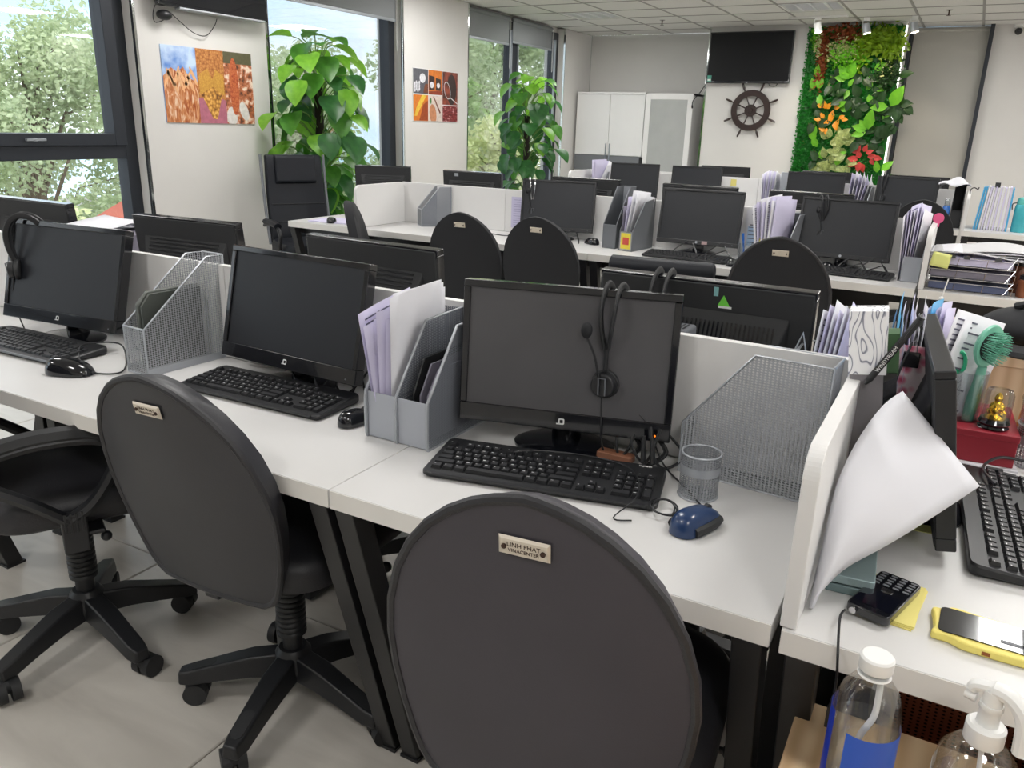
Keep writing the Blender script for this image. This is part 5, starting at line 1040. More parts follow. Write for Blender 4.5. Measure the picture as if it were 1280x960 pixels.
# curled paper bundle
Lc = [(-.096, 1.085, .762), (-.0965, 1.15, .85), (-.095, 1.20, .914), (-.082, 1.27, .96), (-.06, 1.33, 1.0), (-.036, 1.35, 1.024)]
Rc = [(-.096, 1.083, .760), (-.082, 1.09, .79), (-.06, 1.13, .812), (-.015, 1.17, .842), (.04, 1.24, .875), (.091, 1.3, .912)]
t = thing('paper_bundle', 'large curled bundle of blank white sheets leaning against the end panel', 'papers', (0, 0, 0))
Lc = crv(Lc, 3); Rc = crv(Rc, 3)
for k in range(6):
    def fn(u, v, k=k):
        i = min(int(v*(len(Lc)-1)), len(Lc)-2); f = v*(len(Lc)-1)-i; a = Lc[i].lerp(Lc[i+1], f); c = Rc[i].lerp(Rc[i+1], f)
        off = Vector((.0015, .0045, -.0035))*k; e = 1-.07*k*.5*(1 if k else 0)
        p = a.lerp(c, u*(e if k < 5 else e)); p += Vector((.012, -.022, .014))*math.sin(PI*u)*math.sin(PI*min(1, v*.9+.1)); return p+off*(.3+.7*v)
    MB().grid(fn, 10, 16).build('sheet', PAPER, t, solid=.0008, ang=80)
t.location = (0, 0, 0)
# box file with marbled strip, and its neighbours
t = thing('box_file', 'grey box file with a black and white marbled upper band', 'box file', (-.066, 1.40, DZ+.003), 0, rot=(0, R(-7), R(4)))
MB().b2((-.022, 0, 0), (.03, .05, .275)).build('body', GREYBOX, t, bev=.001, smooth=False); MB().b2((-.024, -.002, .272), (.034, .052, .378)).build('marbled_band', MARBLE, t, smooth=False)
MB().b2((.030, .0, .0), (.050, .06, .275)).build('black_side', BLACKG, t, smooth=False); MB().b2((.0345, .004, .27), (.052, .05, .34)).build('green_band', mat('dark_green_card', (62, 96, 62), .6), t, smooth=False)
t = thing('pen', 'black pen with white lettering clipped across the marbled box file', 'pen', (-.088, 1.388, 1.025), rot=(0, R(28), R(4)))
MB().cyl((0, 0, 0), (0, 0, .125), .0055, n=14).cyl((0, 0, -.012), (0, 0, 0), .002, .0055, 12).build('barrel', BLACKM, t); MB().b2((-.002, -.010, .075), (.002, -.007, .12)).build('clip', BLACK, t)
text('WINDTREAM', .0085, t, (0, -.0062, .042), (R(90), R(-90), 0), WHITEM, 'pen_lettering')
t = thing('file_holder', 'transparent holder packed with blue and white folders between box file and edge-on screen', 'file holder', (-.048, 1.62, DZ), R(5))
MB().b2((-.035, -.08, 0), (.032, -.078, .22)).b2((-.035, -.08, 0), (-.033, .12, .26)).b2((.030, -.08, 0), (.032, .12, .26)).build('case', FOLDBD, t, smooth=False)
MB().b2((-.02, -.084, .16), (.03, -.0815, .30)).build('flower_card', PINKF, t, smooth=False); MB().b2((-.034, -.086, .15), (-.018, -.082, .27)).build('pink_card', mat('dusty_pink_card', (186, 158, 168), .7), t, smooth=False)
bc = MB().b2((-.010, -.09, .262), (.017, -.08, .29)).build('binder_clip', BLACKG, t, bev=.002); MB().tube([(-.004, -.088, .29), (-.001, -.09, .31), (.008, -.09, .31), (.011, -.088, .29)], .0012, 5).build('clip_wire', CHROME, bc)
papers('blue folders and sheets in the holder left of the edge-on screen', (-.05, 1.63, DZ+.01), 5, [(-.026+.0068*k, 0, 0, .19, .315+.018*((k*5) % 3), (0, -5+k*1.2, 88), .003, FOLDB if k in (0, 1) else PAPERL if k in (3, 4) else PAPER, k == 7) for k in range(8)])
papers('white and blue sheets standing behind the edge-on screen', (-.01, 1.86, DZ), 0, [(-.012+.008*k, 0, 0, .17, .31+.012*(k % 2), (0, 2+k*1.5, 84), .006, FOLDB if k == 1 else PAPERL, False) for k in range(5)])
papers('printed sheet leaning out to the right behind the edge-on screen', (.015, 1.84, DZ), 0, [(0, 0, .0, .17, .31, (4, 15, 55), .02, PAPER, True), (.006, .01, 0, .16, .29, (4, 19, 55), .02, PAPER, False)])
t = thing('mp3_radio', 'small black device with keypad lying on yellow notes', 'device', (-.0045, 1.156, DZ+.006), R(-16))
MB().prism(rrect(.060, .128, .008, 4), .014, T(0, 0, 0)).build('body', BLACKG, t, bev=.0025); kb = MB()
for i in range(4):
    for j in range(5): kb.prism(rrect(.009, .0042, .0015, 2), .0008, T(-.021+i*.014, .022+j*.0085, .014))
kb.build('keypad', SILVERD, t, kind='stuff'); MB().prism(rrect(.016, .011, .003, 3), .0012, T(0, .008, .014)).build('centre_key', CHROME, t); MB().cyl((-.018, -.064, .007), (-.018, -.0685, .007), .005, n=16).build('plug_collar', CHROME, t)
MB().b2((-.026, -.05, .0141), (.026, -.004, .0144)).build('display', mat('black_display', (12, 14, 24), .08, coat=.6), t, smooth=False)
t = thing('sticky_notes', 'pad of yellow sticky notes under the small black device', 'notepad', (.004, 1.172, DZ), R(-6))
for k in range(3): MB().box((0, 0, .001+.002*k), (.08, .125-.002*k, .0018), (0, 0, R(k*1.5-1))).build('note_sheet', STICKY, t, smooth=False)
cable([(-.05, 1.092, DZ+.012), (-.052, 1.05, DZ+.022), (-.045, 1.008, DZ-.004), (-.041, 1.003, .72), (-.040, 1.0, .69)], 'thin black lead hanging over the desk edge from the small black device', .0018)
o = MB().b2((-.0055, -.004, -.032), (.0055, .004, 0)).cyl((0, 0, 0), (0, 0, .018), .0045, .0025, 8).build('lead_plug', BLACK, bev=.001); o.location = (-.04, 1.0, .672); tag(o, 'black plug dangling below the edge of the right-hand desk', 'plug')
cable([(-.035, 1.36, DZ+.09), (-.03, 1.28, DZ+.05), (-.045, 1.22, DZ+.01), (-.035, 1.18, DZ+.022)], 'black cable rising from the small black device to the edge-on screen', .0022)
t = thing('tin_case', 'stack of two flat grey-green tins under the curled paper bundle', 'tin', (-.058, 1.215, DZ), R(4))
for k in range(2): MB().prism(rrect(.066, .12, .006, 4), .014, T(k*.002, 0, .0005+k*.016)).build('tin', mat('tin_green_%d' % k, ((120, 140, 142), (150, 170, 172))[k], .35, .3), t, bev=.002)
MB().b2((-.03, .062, .0), (.03, .066, .05)).build('clear_lid', CLEAR, t, smooth=False)
t = thing('phone_case', 'yellow wavy-edged phone case with a dark phone inside', 'phone case', (.142, 1.137, DZ), R(-2))
pts = []
for k in range(72):
    a = 2*PI*k/72; w_ = 1+.045*math.sin(a*7+.6); ca, sa = math.cos(a), math.sin(a); ex = .42; pts.append((.083*w_*(abs(ca)**ex)*(1 if ca > 0 else -1), .043*(1+.07*math.sin(a*7+.6))*(abs(sa)**ex)*(1 if sa > 0 else -1)))
MB().prism(pts, .013, T(0, 0, .0)).build('case', YELLOW, t, bev=.0035, ang=50); MB().prism(rrect(.148, .066, .008, 5), .0015, T(0, 0, .0135)).build('phone_glass', BLACKG, t); MB().b2((-.02, -.0465, .004), (-.010, -.0455, .009)).build('port', mat('port_copper', (150, 90, 50), .4, .5), t)
MB().b2((.0, -.02, .0152), (.06, -.013, .0156)).b2((.025, -.03, .0152), (.0275, .03, .0156)).build('painted_reflection', SILVERD, t, smooth=False)  # pale crossed strips painted as a reflection on the phone glass
# red box with things
t = thing('red_box', 'dark red cardboard box under the hairbrush tumbler', 'box', (.098, 1.94, DZ+.004), R(3)); MB().b2((-.075, -.105, 0), (.075, .105, .066)).build('body', RED, t, bev=.002, smooth=False); MB().b2((-.077, -.107, .055), (.077, .107, .070)).build('lid', RED, t, bev=.002, smooth=False)
o = MB().b2((-.07, -.12, 0), (.08, .1, .004)).build('paper_sheets', PAPER); o.location = (.098, 1.94, DZ); o.rotation_euler = (0, 0, R(5)); tag(o, 'flat white sheets under the dark red box', 'papers')
ZR = DZ+.074
o = MB().lathe([(.010, 0), (.0115, .0015), (.010, .003)], 20).build('coin', CHROME); o.location = (.112, 1.865, ZR); tag(o, 'silver coin lying on the dark red box', 'coin')
t = thing('clear_tumbler', 'clear plastic tumbler holding a mint hairbrush on the red box', 'tumbler', (.076, 1.90, ZR)); MB().lathe([(.026, 0), (.031, .09), (.0295, .09), (.025, .003)], 28, cap=False).lathe([(.026, 0), (.026, .003)], 28).build('wall', CLEAR, t); t.scale = (1.0, 1.0, 1.2)
t = thing('hairbrush', 'round mint green hairbrush standing in the clear tumbler', 'hairbrush', (.082, 1.90, ZR-.002), rot=(R(3), R(2), R(52))); t.scale = (1.12,)*3
MB().tube([(0, 0, 0), (0, 0, .04), (0, 0, .085), (0, 0, .11)], [.010, .012, .009, .008], 14).build('handle', MINT, t)
hd = MB(); hd.lathe([(.001, -.008), (.03, -.007), (.036, 0), (.034, .004), (.001, .004)], 28, T(0, 0, .150) @ Matrix.Rotation(R(90), 4, 'X') @ Matrix.Diagonal((1, 1.15, 1, 1))).build('head', MINT, t)
MB().cyl((0, -.002, .150), (0, -.006, .150), .027, n=24).build('cushion', BLACKM, t); br = MB()
for k in range(130):
    r = .026*math.sqrt((k+.5)/130); a = k*2.4; p = Vector((r*math.cos(a), -.005, .150+r*1.1*math.sin(a))); d = Vector((math.cos(a)*r*8, -1, math.sin(a)*r*8)).normalized(); br.cyl(p, p+d*.022, .0007, n=4)
br.build('bristles', MINT, t, kind='stuff')
t = thing('scissors', 'green-handled scissors standing in the tumbler left of the hairbrush', 'scissors', (.05, 1.90, ZR+.005), rot=(0, R(-8), R(20))); t.scale = (1.05,)*3
MB().prism([(-.003, 0), (.003, 0), (.006, .09), (-.006, .09)], .0015, XZ).build('blade', CHROME, t)
for s in (-1, 1): MB().tube([(s*.012+.011*math.cos(a*PI/8), 0, .112+.022*math.sin(a*PI/8)) for a in range(16)], .004, 7, closed=True).build('handle_loop', GREENP, t)
t = thing('gold_figurine', 'small gold figurine under a clear dome on the dark red box', 'figurine', (.130, 1.875, ZR)); t.scale = (1.3,)*3; MB().lathe([(.021, 0), (.023, .003), (.021, .006), (.0235, .010), (.0215, .014), (.02, .017)], 28).build('black_base', BLACKG, t)
f = MB(); f.lathe([(.016, .017), (.015, .022), (.009, .030), (.012, .034), (.010, .040), (.005, .044), (.0065, .050), (.004, .056), (.001, .059)], 14)
for k in range(7): a = k*.9; f.sph((.010*math.cos(a), .010*math.sin(a), .025+.003*(k % 3)), .0055, 6)
f.build('figure', GOLD, t); MB().lathe([(.0215, .014), (.0215, .056), (.018, .064), (.001, .066)], 28, cap=False).build('clear_dome', CLEAR, t)
cup('silver mesh pen cup at the right picture edge', .215, 1.90, .04, .088, meshmat('cup_wire_mesh_b', (165, 168, 172), .0044, 'cyl', rr=.04))
o = MB().lathe([(.034, 0), (.042, .11), (.044, .111), (.043, .115), (.040, .112), (.033, .004)], 28, cap=False).build('plastic_cup', CLEAR); o.location = (.215, 1.90, DZ+.03); tag(o, 'clear plastic cup standing inside the right-edge mesh pen cup', 'cup')
o = MB().prism(rrect(.004, .02, .0015, 2), .17, T(0, 0, 0)).build('ruler', mat('orange_wood', (214, 150, 70), .5)); o.location = (.172, 1.945, DZ); o.rotation_euler = (R(-4), R(6), 0); tag(o, 'orange wooden ruler standing between the red box and the mesh cup', 'ruler')
cable([(.14, 1.66, DZ+.03), (.12, 1.74, DZ+.03), (.15, 1.82, DZ+.03), (.2, 1.84, DZ+.025), (.235, 1.8, DZ+.03), (.215, 1.74, DZ+.035)], 'black cable looped behind the right-hand keyboard', .003)
o = MB().box((0, 0, 0), (.03, .012, .01)).build('cable_plug', BLACK, bev=.002); o.location = (.142, 1.765, DZ+.02); tag(o, 'black connector lying behind the right-hand keyboard', 'plug')
for k, (x, y, c, rot) in enumerate([(.022, 1.40, STICKYG, (0, 0, 5)), (-.03, 1.375, PAPER, (0, 0, 20))]):
    o = MB().box((0, 0, 0), (.045, .03, .001)).build('paper_slip', c); o.location = (x, y, DZ+.024); o.rotation_euler = [R(a) for a in rot]; tag(o, ['lime note stuck on the foot of the edge-on screen', 'white barcode slip on the foot of the edge-on screen'][k], 'note')
# bag on cabinet
t = thing('black_bag', 'black padded bag lying on the oak cabinet at right', 'bag', (.25, 2.27, .931))
b = MB(); b.sph((0, 0, .045), .1, 12, (1.7, 1.3, .5)); b.build('body', FABRIC, t, ang=80); MB().sph((.0, -.09, .04), .05, 10, (1.7, .8, .75)).build('front_pocket', LEATHER_S, t)
MB().tube(crv([(-.17, 0, .04), (-.2, -.06, .03), (-.14, -.13, .012), (-.02, -.15, .01), (.1, -.14, .02)]), .012, 8, flat=1.8).tube(crv([(-.1, 0, .09), (-.04, -.05, .115), (.06, -.05, .11), (.12, 0, .09)]), .009, 8).build('strap', BLACKM, t); MB().cyl((.0, -.13, .055), (.004, -.137, .056), .008, n=14).build('zip_pull', CHROME, t)
# bottles on the low cabinet
def bottle_geo():
    t = thing('water_bottle', 'half-empty clear water bottle with blue label on the low oak cabinet', 'bottle', (.002, .905, .6)); r = .039
    MB().lathe([(r*.8, .0), (r, .012), (r, .05), (r*.97, .055), (r, .06), (r, .145), (r*.98, .16), (r*.8, .183), (r*.55, .197), (.017, .204), (.0165, .216)], 40, cap=False).build('body', glassmat('bottle_clear_wall', (.97, .98, .985), .25, .06), t, ang=60)
    MB().lathe([(r*.96, .004), (r*.96, .136)], 32).build('water', glassmat('water_fill', (.97, .98, .99), .1, .02), t)
    MB().lathe([(.0185, .212), (.0192, .214), (.0192, .228), (.017, .231)], 36).build('cap', WHITEP, t, bev=.001); MB().lathe([(.018, .204), (.019, .205), (.018, .207)], 28).build('neck_ring', WHITEP, t)
    BL = mat('label_blue_print', (28, 84, 190), .3); LT = mat('label_light_blue', (120, 180, 235), .4); GL = mat('label_leaf_green', (120, 200, 60), .4); RD = mat('label_red', (210, 50, 60), .4)
    def arc(b, a0, a1, z0, z1, rr=r+.0006, n=18):
        b.add([(rr*math.cos(a0+(a1-a0)*i/n), rr*math.sin(a0+(a1-a0)*i/n), z) for z in (z0, z1) for i in range(n+1)], [(i, i+1, n+2+i, n+1+i) for i in range(n)])
    a = MB(); arc(a, R(-115), R(20), .04, .140); lb = a.build('label', BL, t, ang=60); a = MB(); arc(a, R(150), R(215), .04, .155); a.build('label', mat('label_blue_violet', (40, 60, 170), .3), t, ang=60)
    rr = r+.0011
    def on(ang, z): return Vector((rr*math.cos(ang), rr*math.sin(ang), z))
    c0 = R(-84); rg = MB(); n = 24
    rg.tube([on(c0+.017/r*math.cos(2*PI*k/n), .082+.017*math.sin(2*PI*k/n)) for k in range(n)], .0007, 5, closed=True); rg.build('ring_emblem', WHITEM, lb)
    MB().add([on(c0+x/r, z) for x, z in ((-.004, .066), (.006, .066), (.004, .09), (-.002, .09))], [(0, 1, 2, 3)]).build('bottle_emblem', LT, lb); MB().add([on(c0+x/r, z) for x, z in ((.009, .084), (.016, .082), (.022, .089), (.014, .091))], [(0, 1, 2, 3)]).build('leaf_emblem', GL, lb)
    l = MB()
    for k, w in enumerate((.016, .018, .016, .014)): l.add([on(c0+x/r, .082-k*.0055+z) for x, z in ((.024, 0), (.024+w, 0), (.024+w, .0024), (.024, .0024))], [(0, 1, 2, 3)])
    l.add([on(c0+x/r, z) for x, z in ((-.02, .058), (.014, .0565), (.014, .0585), (-.02, .060))], [(0, 1, 2, 3)]); l.build('label_lines', WHITEM, lb); MB().add([on(c0+x/r, z) for x, z in ((.014, .0555), (.024, .056), (.024, .0595), (.014, .059))], [(0, 1, 2, 3)]).build('red_mark', RD, lb)
    MB().tube(crv([(.008, 0, .205), (.009, -.002, .175), (.008, -.004, .15), (-.002, -.004, .12), (-.006, -.002, .09)]), .0038, 10).build('inner_tube', WHITEP, t)
bottle_geo()
def sanitiser():
    t = thing('pump_bottle', 'clear sanitiser bottle with white trigger pump at the bottom right corner', 'bottle', (.124, .93, .6), R(-20)); r = .044
    MB().lathe([(r*.9, 0), (r, .01), (r, .10), (r*.93, .122), (r*.6, .142), (.017, .148), (.016, .158)], 36, cap=False).build('body', glassmat('sanitiser_wall', (.97, .97, .975), .25, .08), t, ang=60); MB().lathe([(r*.96, .004), (r*.96, .085)], 32).build('liquid', glassmat('sanitiser_fill', (.97, .965, .95), .1, .02), t)
    n = 20; rr = r+.0006; MB().add([(rr*math.cos(R(-190+200*i/n)), rr*math.sin(R(-190+200*i/n)), z-(.012*math.sin(PI*i/n) if z > .05 else 0)) for z in (.02, .100) for i in range(n+1)], [(i, i+1, n+2+i, n+1+i) for i in range(n)]).build('label', WHITEM, t, ang=60)
    MB().lathe([(.020, .146), (.021, .148), (.021, .168), (.018, .171)], 32).build('collar', WHITEP, t); MB().lathe([(.012, .168), (.011, .19), (.013, .192), (.012, .198)], 20).build('pump_stem', WHITEP, t, ang=60)
    MB().tube(crv([(-.022, 0, .205), (-.018, 0, .212), (0, 0, .217), (.016, 0, .215), (.03, 0, .203), (.036, 0, .185), (.038, 0, .155)]), [.007]*12+[.0095]*25, 10, flat=1.15).cyl((-.016, 0, .196), (-.028, 0, .196), .006, n=12).cyl((0, 0, .195), (0, 0, .215), .011, n=14).build('trigger_head', WHITEP, t)
    MB().tube([(0, 0, .15), (.006, 0, .08), (.014, 0, .01)], .003, 8).build('dip_tube', WHITEP, t)
sanitiser()
# ================================================================ SECOND ROW
a, MA = monitor('dark screen with a headset at its left corner, behind the two middle chairs', -2.13, 4.42, 15, 12, logo='o', back='v')
b_, MBB = monitor('widest dark screen of the second row, above the leather chair', -1.26, 4.42, 3.6, 12, logo='o', w=.448, extra=[(.03, .003, .03, .018, mat('pinkish_sticker', (176, 150, 150), .5), False)])
c, MC = monitor('dark screen with a headset on its left side, second row at right', -.510, 4.42, -2, 13, logo='o', w=.46)
headset(a, MA, -.17, 'silver-banded headset over the left corner of the screen behind the middle chairs', band=CHROME, turn=20)
headset(c, MC, -.13, 'black headset hanging on the right-hand screen of the second row', drop=.18, turn=25)
monitor('dark screen seen from behind beside the nearer tall plant, turned sideways', -3.66, 4.70, 205, 6, w=.40, back='h')
monitor('dark screen seen from behind above the empty divider of the second row', -2.905, 4.68, 182, 6, back='h', extra=[(.10, .262, .03, .02, SILVER, True)])
monitor('dark screen seen from behind, behind the headset screen of the second row', -2.09, 4.71, 184, 6, back='h')
monitor('dark screen seen from behind, hidden behind the widest screen of the second row', -1.365, 4.70, 180, 6, back='v')
monitor('dark ribbed screen seen from behind, between two bundles of papers', -.745, 4.70, 181, 6, back='h')
keyboard('black keyboard under the widest screen of the second row', -1.245, 4.17, 0, near=False)
keyboard('black keyboard under the right-hand screen of the second row', -.47, 4.20, -4, near=False)
mouse('black mouse at the right end of the second-row keyboard above the leather chair', -.975, 4.10, -10)
mouse('black mouse on the second row between the middle chairs and the grey holder', -1.86, 4.33, 60)
mouse('black mouse left of the right-hand keyboard in the second row', -.56, 4.30, 10)
mouse('black mouse on the window-end side table', -3.62, 4.10, 30)
P4 = [(0, .001), (0, .13), (.15, .33), (.235, .33), (.235, .001)]; P5 = [(0, .001), (0, .11), (.12, .26), (.24, .275), (.24, .001)]
file_holder('narrow tall grey file holder standing empty in the second row', -1.72, 4.245, -3, .078, P4, .13, SILVERD, SILVERD, SILVERD, SILVER2)
t = file_holder('grey file holder with yellow and red label in the second row', -1.605, 4.205, -8, .078, P5, .105, SILVERD, SILVER2, SILVERD)
LY = mat('label_yellow', (232, 214, 70), .6); LR = mat('label_red_print', (206, 84, 70), .6)
lb = MB().b2((-.03, -.002, .012), (.03, -.0005, .098)).build('front_label', LY, t, smooth=False); MB().b2((-.018, -.003, .035), (.02, -.002, .075)).build('red_square', LR, lb, smooth=False)
papers('white sheet flopping out of the yellow-labelled holder', (-1.60, 4.29, DZ+.01), -8, [(0, 0, 0, .16, .31, (6, 6, 80), .02, PAPER, False), (-.012, .01, 0, .17, .28, (4, 2, 84), .01, PAPERL, False), (.012, .02, 0, .16, .29, (4, 10, 78), .02, PAPER, False), (-.024, 0, 0, .15, .23, (0, 0, 88), .0, PAPERD, False)])
file_holder('grey file holder alone on the empty left desk of the second row', -3.10, 4.36, -40, .10, [(0, .001), (0, .11), (.12, .25), (.2, .25), (.2, .001)], .11, MESHD, SILVERD)
P6 = [(0, .001), (0, .10), (.12, .25), (.23, .25), (.23, .001)]
file_holder('grey file holder holding leaning printed papers, behind the worn-rim chair', -.80, 4.255, -12, .09, P6, .10, SILVERD, SILVERD)
papers('tall leaning printed papers between the widest screen and the headset screen', (-.835, 4.31, DZ+.01), -12, [(-.03+.008*k, .01*(k % 3), 0, .17, .31+.01*(k % 3), (0, -13+2.5*k, 76), .01, PAPERL if k % 2 else PAPER, k in (0, 4)) for k in range(8)])
file_holder('silver file holder at the right end of the second row beside the end panel', -.172, 4.17, -4, .078, P6, .115, SILVERD, SILVER2, SILVER)
papers('fan of tall lavender papers at the right end of the second row', (-.18, 4.26, DZ+.01), -4, [(-.025+.008*k, .01*(k % 2), 0, .17, .315+.012*(k % 3), (0, -12+4*k, 82), .006, PAPERL if k % 3 else PAPER, k == 2) for k in range(7)])
t = thing('pink_tape', 'small pink round object clipped behind the lavender paper fan', 'tape', (-.102, 4.36, DZ+.285)); MB().cyl((0, -.005, 0), (0, .005, 0), .024, n=20).b2((-.008, -.004, -.04), (.008, .004, -.012)).build('disc', mat('pink_plastic', (226, 90, 140), .5), t)
# flyer on divider
t = thing('flyer', 'printed product flyer taped to the second row divider', 'flyer', (-.955, 4.4915, .90)); MB().b2((-.075, 0, -.10), (.075, .0012, .10)).build('sheet', PAPER, t, smooth=False)
q = MB(); q.b2((-.045, -.0008, .075), (.0, 0, .082)); q.b2((-.05, -.0008, .02), (-.0, 0, .026))
for k in range(5): q.b2((-.055, -.0008, .008-k*.02), (-.01+.01*(k % 2), 0, .012-k*.02))
q.build('printed_text', INK, t, smooth=False, kind='stuff'); MB().b2((.02, -.001, -.05), (.055, 0, .075)).build('dark_column', BLACKM, t, smooth=False); MB().b2((-.03, -.001, .035), (.008, 0, .058)).build('product_photo', mat('brown_print', (150, 96, 80), .6), t, smooth=False); MB().b2((-.06, -.0006, -.09), (.0, 0, .015)).build('blue_panel', mat('pale_blue_print', (180, 205, 232), .6), t, smooth=False)
t = thing('notice', 'faint printed notice taped to the empty divider of the second row', 'notice', (-2.42, 4.4915, .88)); MB().b2((-.07, 0, -.095), (.07, .0012, .095)).build('sheet', PAPERL, t, smooth=False); q = MB()
for k in range(12): q.b2((-.055, -.0007, .075-k*.014), (.05-.012*(k % 3), 0, .078-k*.014))
q.build('printed_text', mat('faint_ink', (160, 156, 190), .8), t, smooth=False, kind='stuff')
t = thing('small_poster', 'small reddish print taped between the two grey holders of the second row', 'print', (-1.625, 4.4915, .985)); MB().b2((-.035, 0, -.03), (.035, .0012, .03)).build('sheet', PINKF, t, smooth=False)
t = thing('clear_cup', 'clear plastic cup with a blue pen in the second row', 'cup', (-.965, 4.265, DZ)); MB().lathe([(.032, 0), (.042, .1), (.040, .1), (.031, .003)], 24, cap=False).lathe([(.032, 0), (.032, .003)], 24).build('wall', CLEAR, t)
def pen(label, x, y, z, m, rot, l=.14):
    t = thing('pen', label, 'pen', (x, y, z), rot=rot); MB().cyl((0, 0, 0), (0, 0, l), .0045, n=10).build('barrel', m, t); MB().cyl((0, 0, l-.035), (0, 0, l+.003), .0058, n=10).build('pen_cap', m, t)
pen('light blue pen standing in the clear cup of the second row', -.965, 4.265, DZ+.005, BLUEP, (0, R(-8), 0)); pen('dark blue pen standing beside the yellow tag in the second row', -.885, 4.31, DZ+.02, FOLDBD, (0, R(-4), 0), .17)
t = thing('yellow_tag', 'olive yellow tag between the clear cup and the leaning papers', 'tag', (-.885, 4.275, DZ)); MB().b2((-.025, -.03, 0), (.025, .03, .12)).build('white_stand', WHITEP, t, bev=.002); MB().box((.01, -.033, .105), (.045, .004, .045), (0, R(12), 0)).build('tag_card', mat('olive_yellow', (190, 186, 70), .6), t)
for k, (x0, y0, lb) in enumerate([(-1.30, 4.33, 'black cable loops under the widest screen, left part'), (-1.12, 4.32, 'black cable loops under the widest screen, right part'), (-.45, 4.34, 'black cable tangle under the right-hand screen of the second row'), (-2.0, 4.33, 'black cable coils beside the mouse behind the middle chairs'), (-.35, 4.33, 'black cable tangle right of the second row stand')]):
    cable([(x0, y0+.03, DZ+.07), (x0-.05, y0-.01, DZ+.03), (x0-.06, y0-.06, DZ+.004), (x0, y0-.04, DZ+.025), (x0+.05, y0-.01, DZ+.04), (x0+.08, y0-.05, DZ+.004), (x0+.03, y0+.02, DZ+.06)], lb, .003)
cable([(-2.60, 4.36, DZ+.003), (-2.45, 4.30, DZ+.003), (-2.3, 4.34, DZ+.004), (-2.2, 4.38, DZ+.003)], 'single black cable lying on the desk behind the middle chairs', .003)
o = MB().box((0, 0, .003), (.36, .25, .006), (0, 0, .1)).build('paper_sheets', PAPERL); o.location = (-3.62, 4.2, DZ); tag(o, 'pale sheets lying on the window-end side table', 'papers')
# ---- wire letter tray
t = thing('letter_tray', 'three-tier chrome wire letter tray filled with papers', 'letter tray', (.068, 4.03, DZ)); W_, D_ = .335, .25
for k in range(3):
    z = .004+k*.055; q = MB(); s = .012*k
    for zz in (z, z+.036): q.tube([(-W_/2, 0, zz), (W_/2, 0, zz), (W_/2, D_, zz), (-W_/2, D_, zz)], .0018, 5, closed=True)
    for i in range(4): x = -W_/2+W_*i/3; q.cyl((x, 0, z), (x+.004, 0, z+.036), .0014, n=5); q.cyl((x, D_, z), (x, D_, z+.036), .0014, n=5)
    for i in range(6): x = -W_/2+W_*i/5; q.cyl((x, 0, z), (x, D_, z), .0012, n=5)
    q.build('tray_wire', CHROME, t); MB().tube([(-W_/2, .0, z), (-W_/2, .0, z+.055)], .0018, 5).tube([(W_/2-.03, 0, z), (W_/2, .0, z+.055)], .0018, 5).tube([(-W_/2, D_, z), (-W_/2, D_, z+.055)], .0018, 5).tube([(W_/2, D_, z), (W_/2, D_, z+.055)], .0018, 5).build('corner_post', CHROME, t)
for k, (m_, h_, lb) in enumerate([(mat('slate_blue_files', (84, 92, 122), .6), .03, 'slate blue files filling the lowest level of the wire tray'), (PAPERD, .03, 'dark grey files filling the middle level of the wire tray'), (PAPERL, .03, 'lavender papers filling the top level of the wire tray')]):
    o = MB().b2((-.155, .008, 0), (.155, .235, h_)).build('file_stack', m_, bev=.002); o.location = (.068, 4.03, DZ+.0075+k*.055); tag(o, lb, 'files')
t = thing('paper_pile', 'wavy grey-white sheets heaped on top of the wire tray', 'papers', (.10, 4.06, DZ+.152))
for k in range(5): MB().grid(lambda u, v, k=k: ((u-.5)*.42+.01*k, v*.24+.008*k, .004*k+.028*math.sin(PI*u)*(.4+.6*v)+.008*math.sin(5*u+k)), 14, 6).build('sheet', PAPER if k % 2 else mat('pale_grey_sheet_%d' % k, (196, 196, 198), .8), t, solid=.0008, ang=80)
for k, (x, lb) in enumerate([(-.012, 'black binder clip on the wire tray, left one beside the lime note'), (.045, 'black binder clip on the wire tray, middle one'), (.165, 'black binder clip on the wire tray, right one')]):
    t = thing('binder_clip', lb, 'binder clip', (x, 4.025, DZ+.148)); MB().prism([(-.006, 0), (.006, 0), (.001, .014), (-.001, .014)], .026, T(.013, 0, 0) @ Matrix.Rotation(R(-90), 4, 'Z') @ XZ).build('body', BLACK, t); MB().tube([(.004, -.003, .012), (.004, -.004, .028), (.022, -.004, .028), (.022, -.003, .012)], .0009, 5).build('wire_handle', CHROME, t).location = (0, 0, 0)
o = MB().grid(lambda u, v: ((u-.5)*.075, -.004*math.sin(3*u), (v-.5)*.062), 5, 4).build('sticky_note', STICKYG, solid=.0005); o.location = (-.055, 4.018, DZ+.135); o.rotation_euler = (R(-8), R(8), 0); tag(o, 'lime sticky note on the front of the wire tray', 'note')
t = thing('glass_jar', 'brown-filled glass jar right of the wire tray', 'jar', (.29, 4.09, DZ)); MB().lathe([(.034, 0), (.036, .01), (.036, .07), (.03, .078)], 24).build('body', mat('brown_tea', (140, 84, 56), .25), t); MB().lathe([(.031, .076), (.032, .092), (.03, .094)], 24).build('lid', BLACK, t)
t = thing('glass_jar', 'second brown jar behind the first, right of the wire tray', 'jar', (.262, 4.21, DZ)); MB().lathe([(.034, 0), (.036, .01), (.036, .11), (.03, .12)], 24).build('body', mat('brown_tea_dark', (120, 72, 48), .25), t); MB().lathe([(.031, .118), (.033, .135), (.03, .137)], 24).build('lid', BLACK, t)
o = MB().cyl((0, 0, 0), (.012, 0, .085), .0028, n=8).sph((-.001, 0, -.004), .010, 8).build('white_rod', WHITEP); o.location = (-.022, 3.965, DZ-.02); tag(o, 'thin white rod with round end leaning at the desk edge under the tray', 'rod')
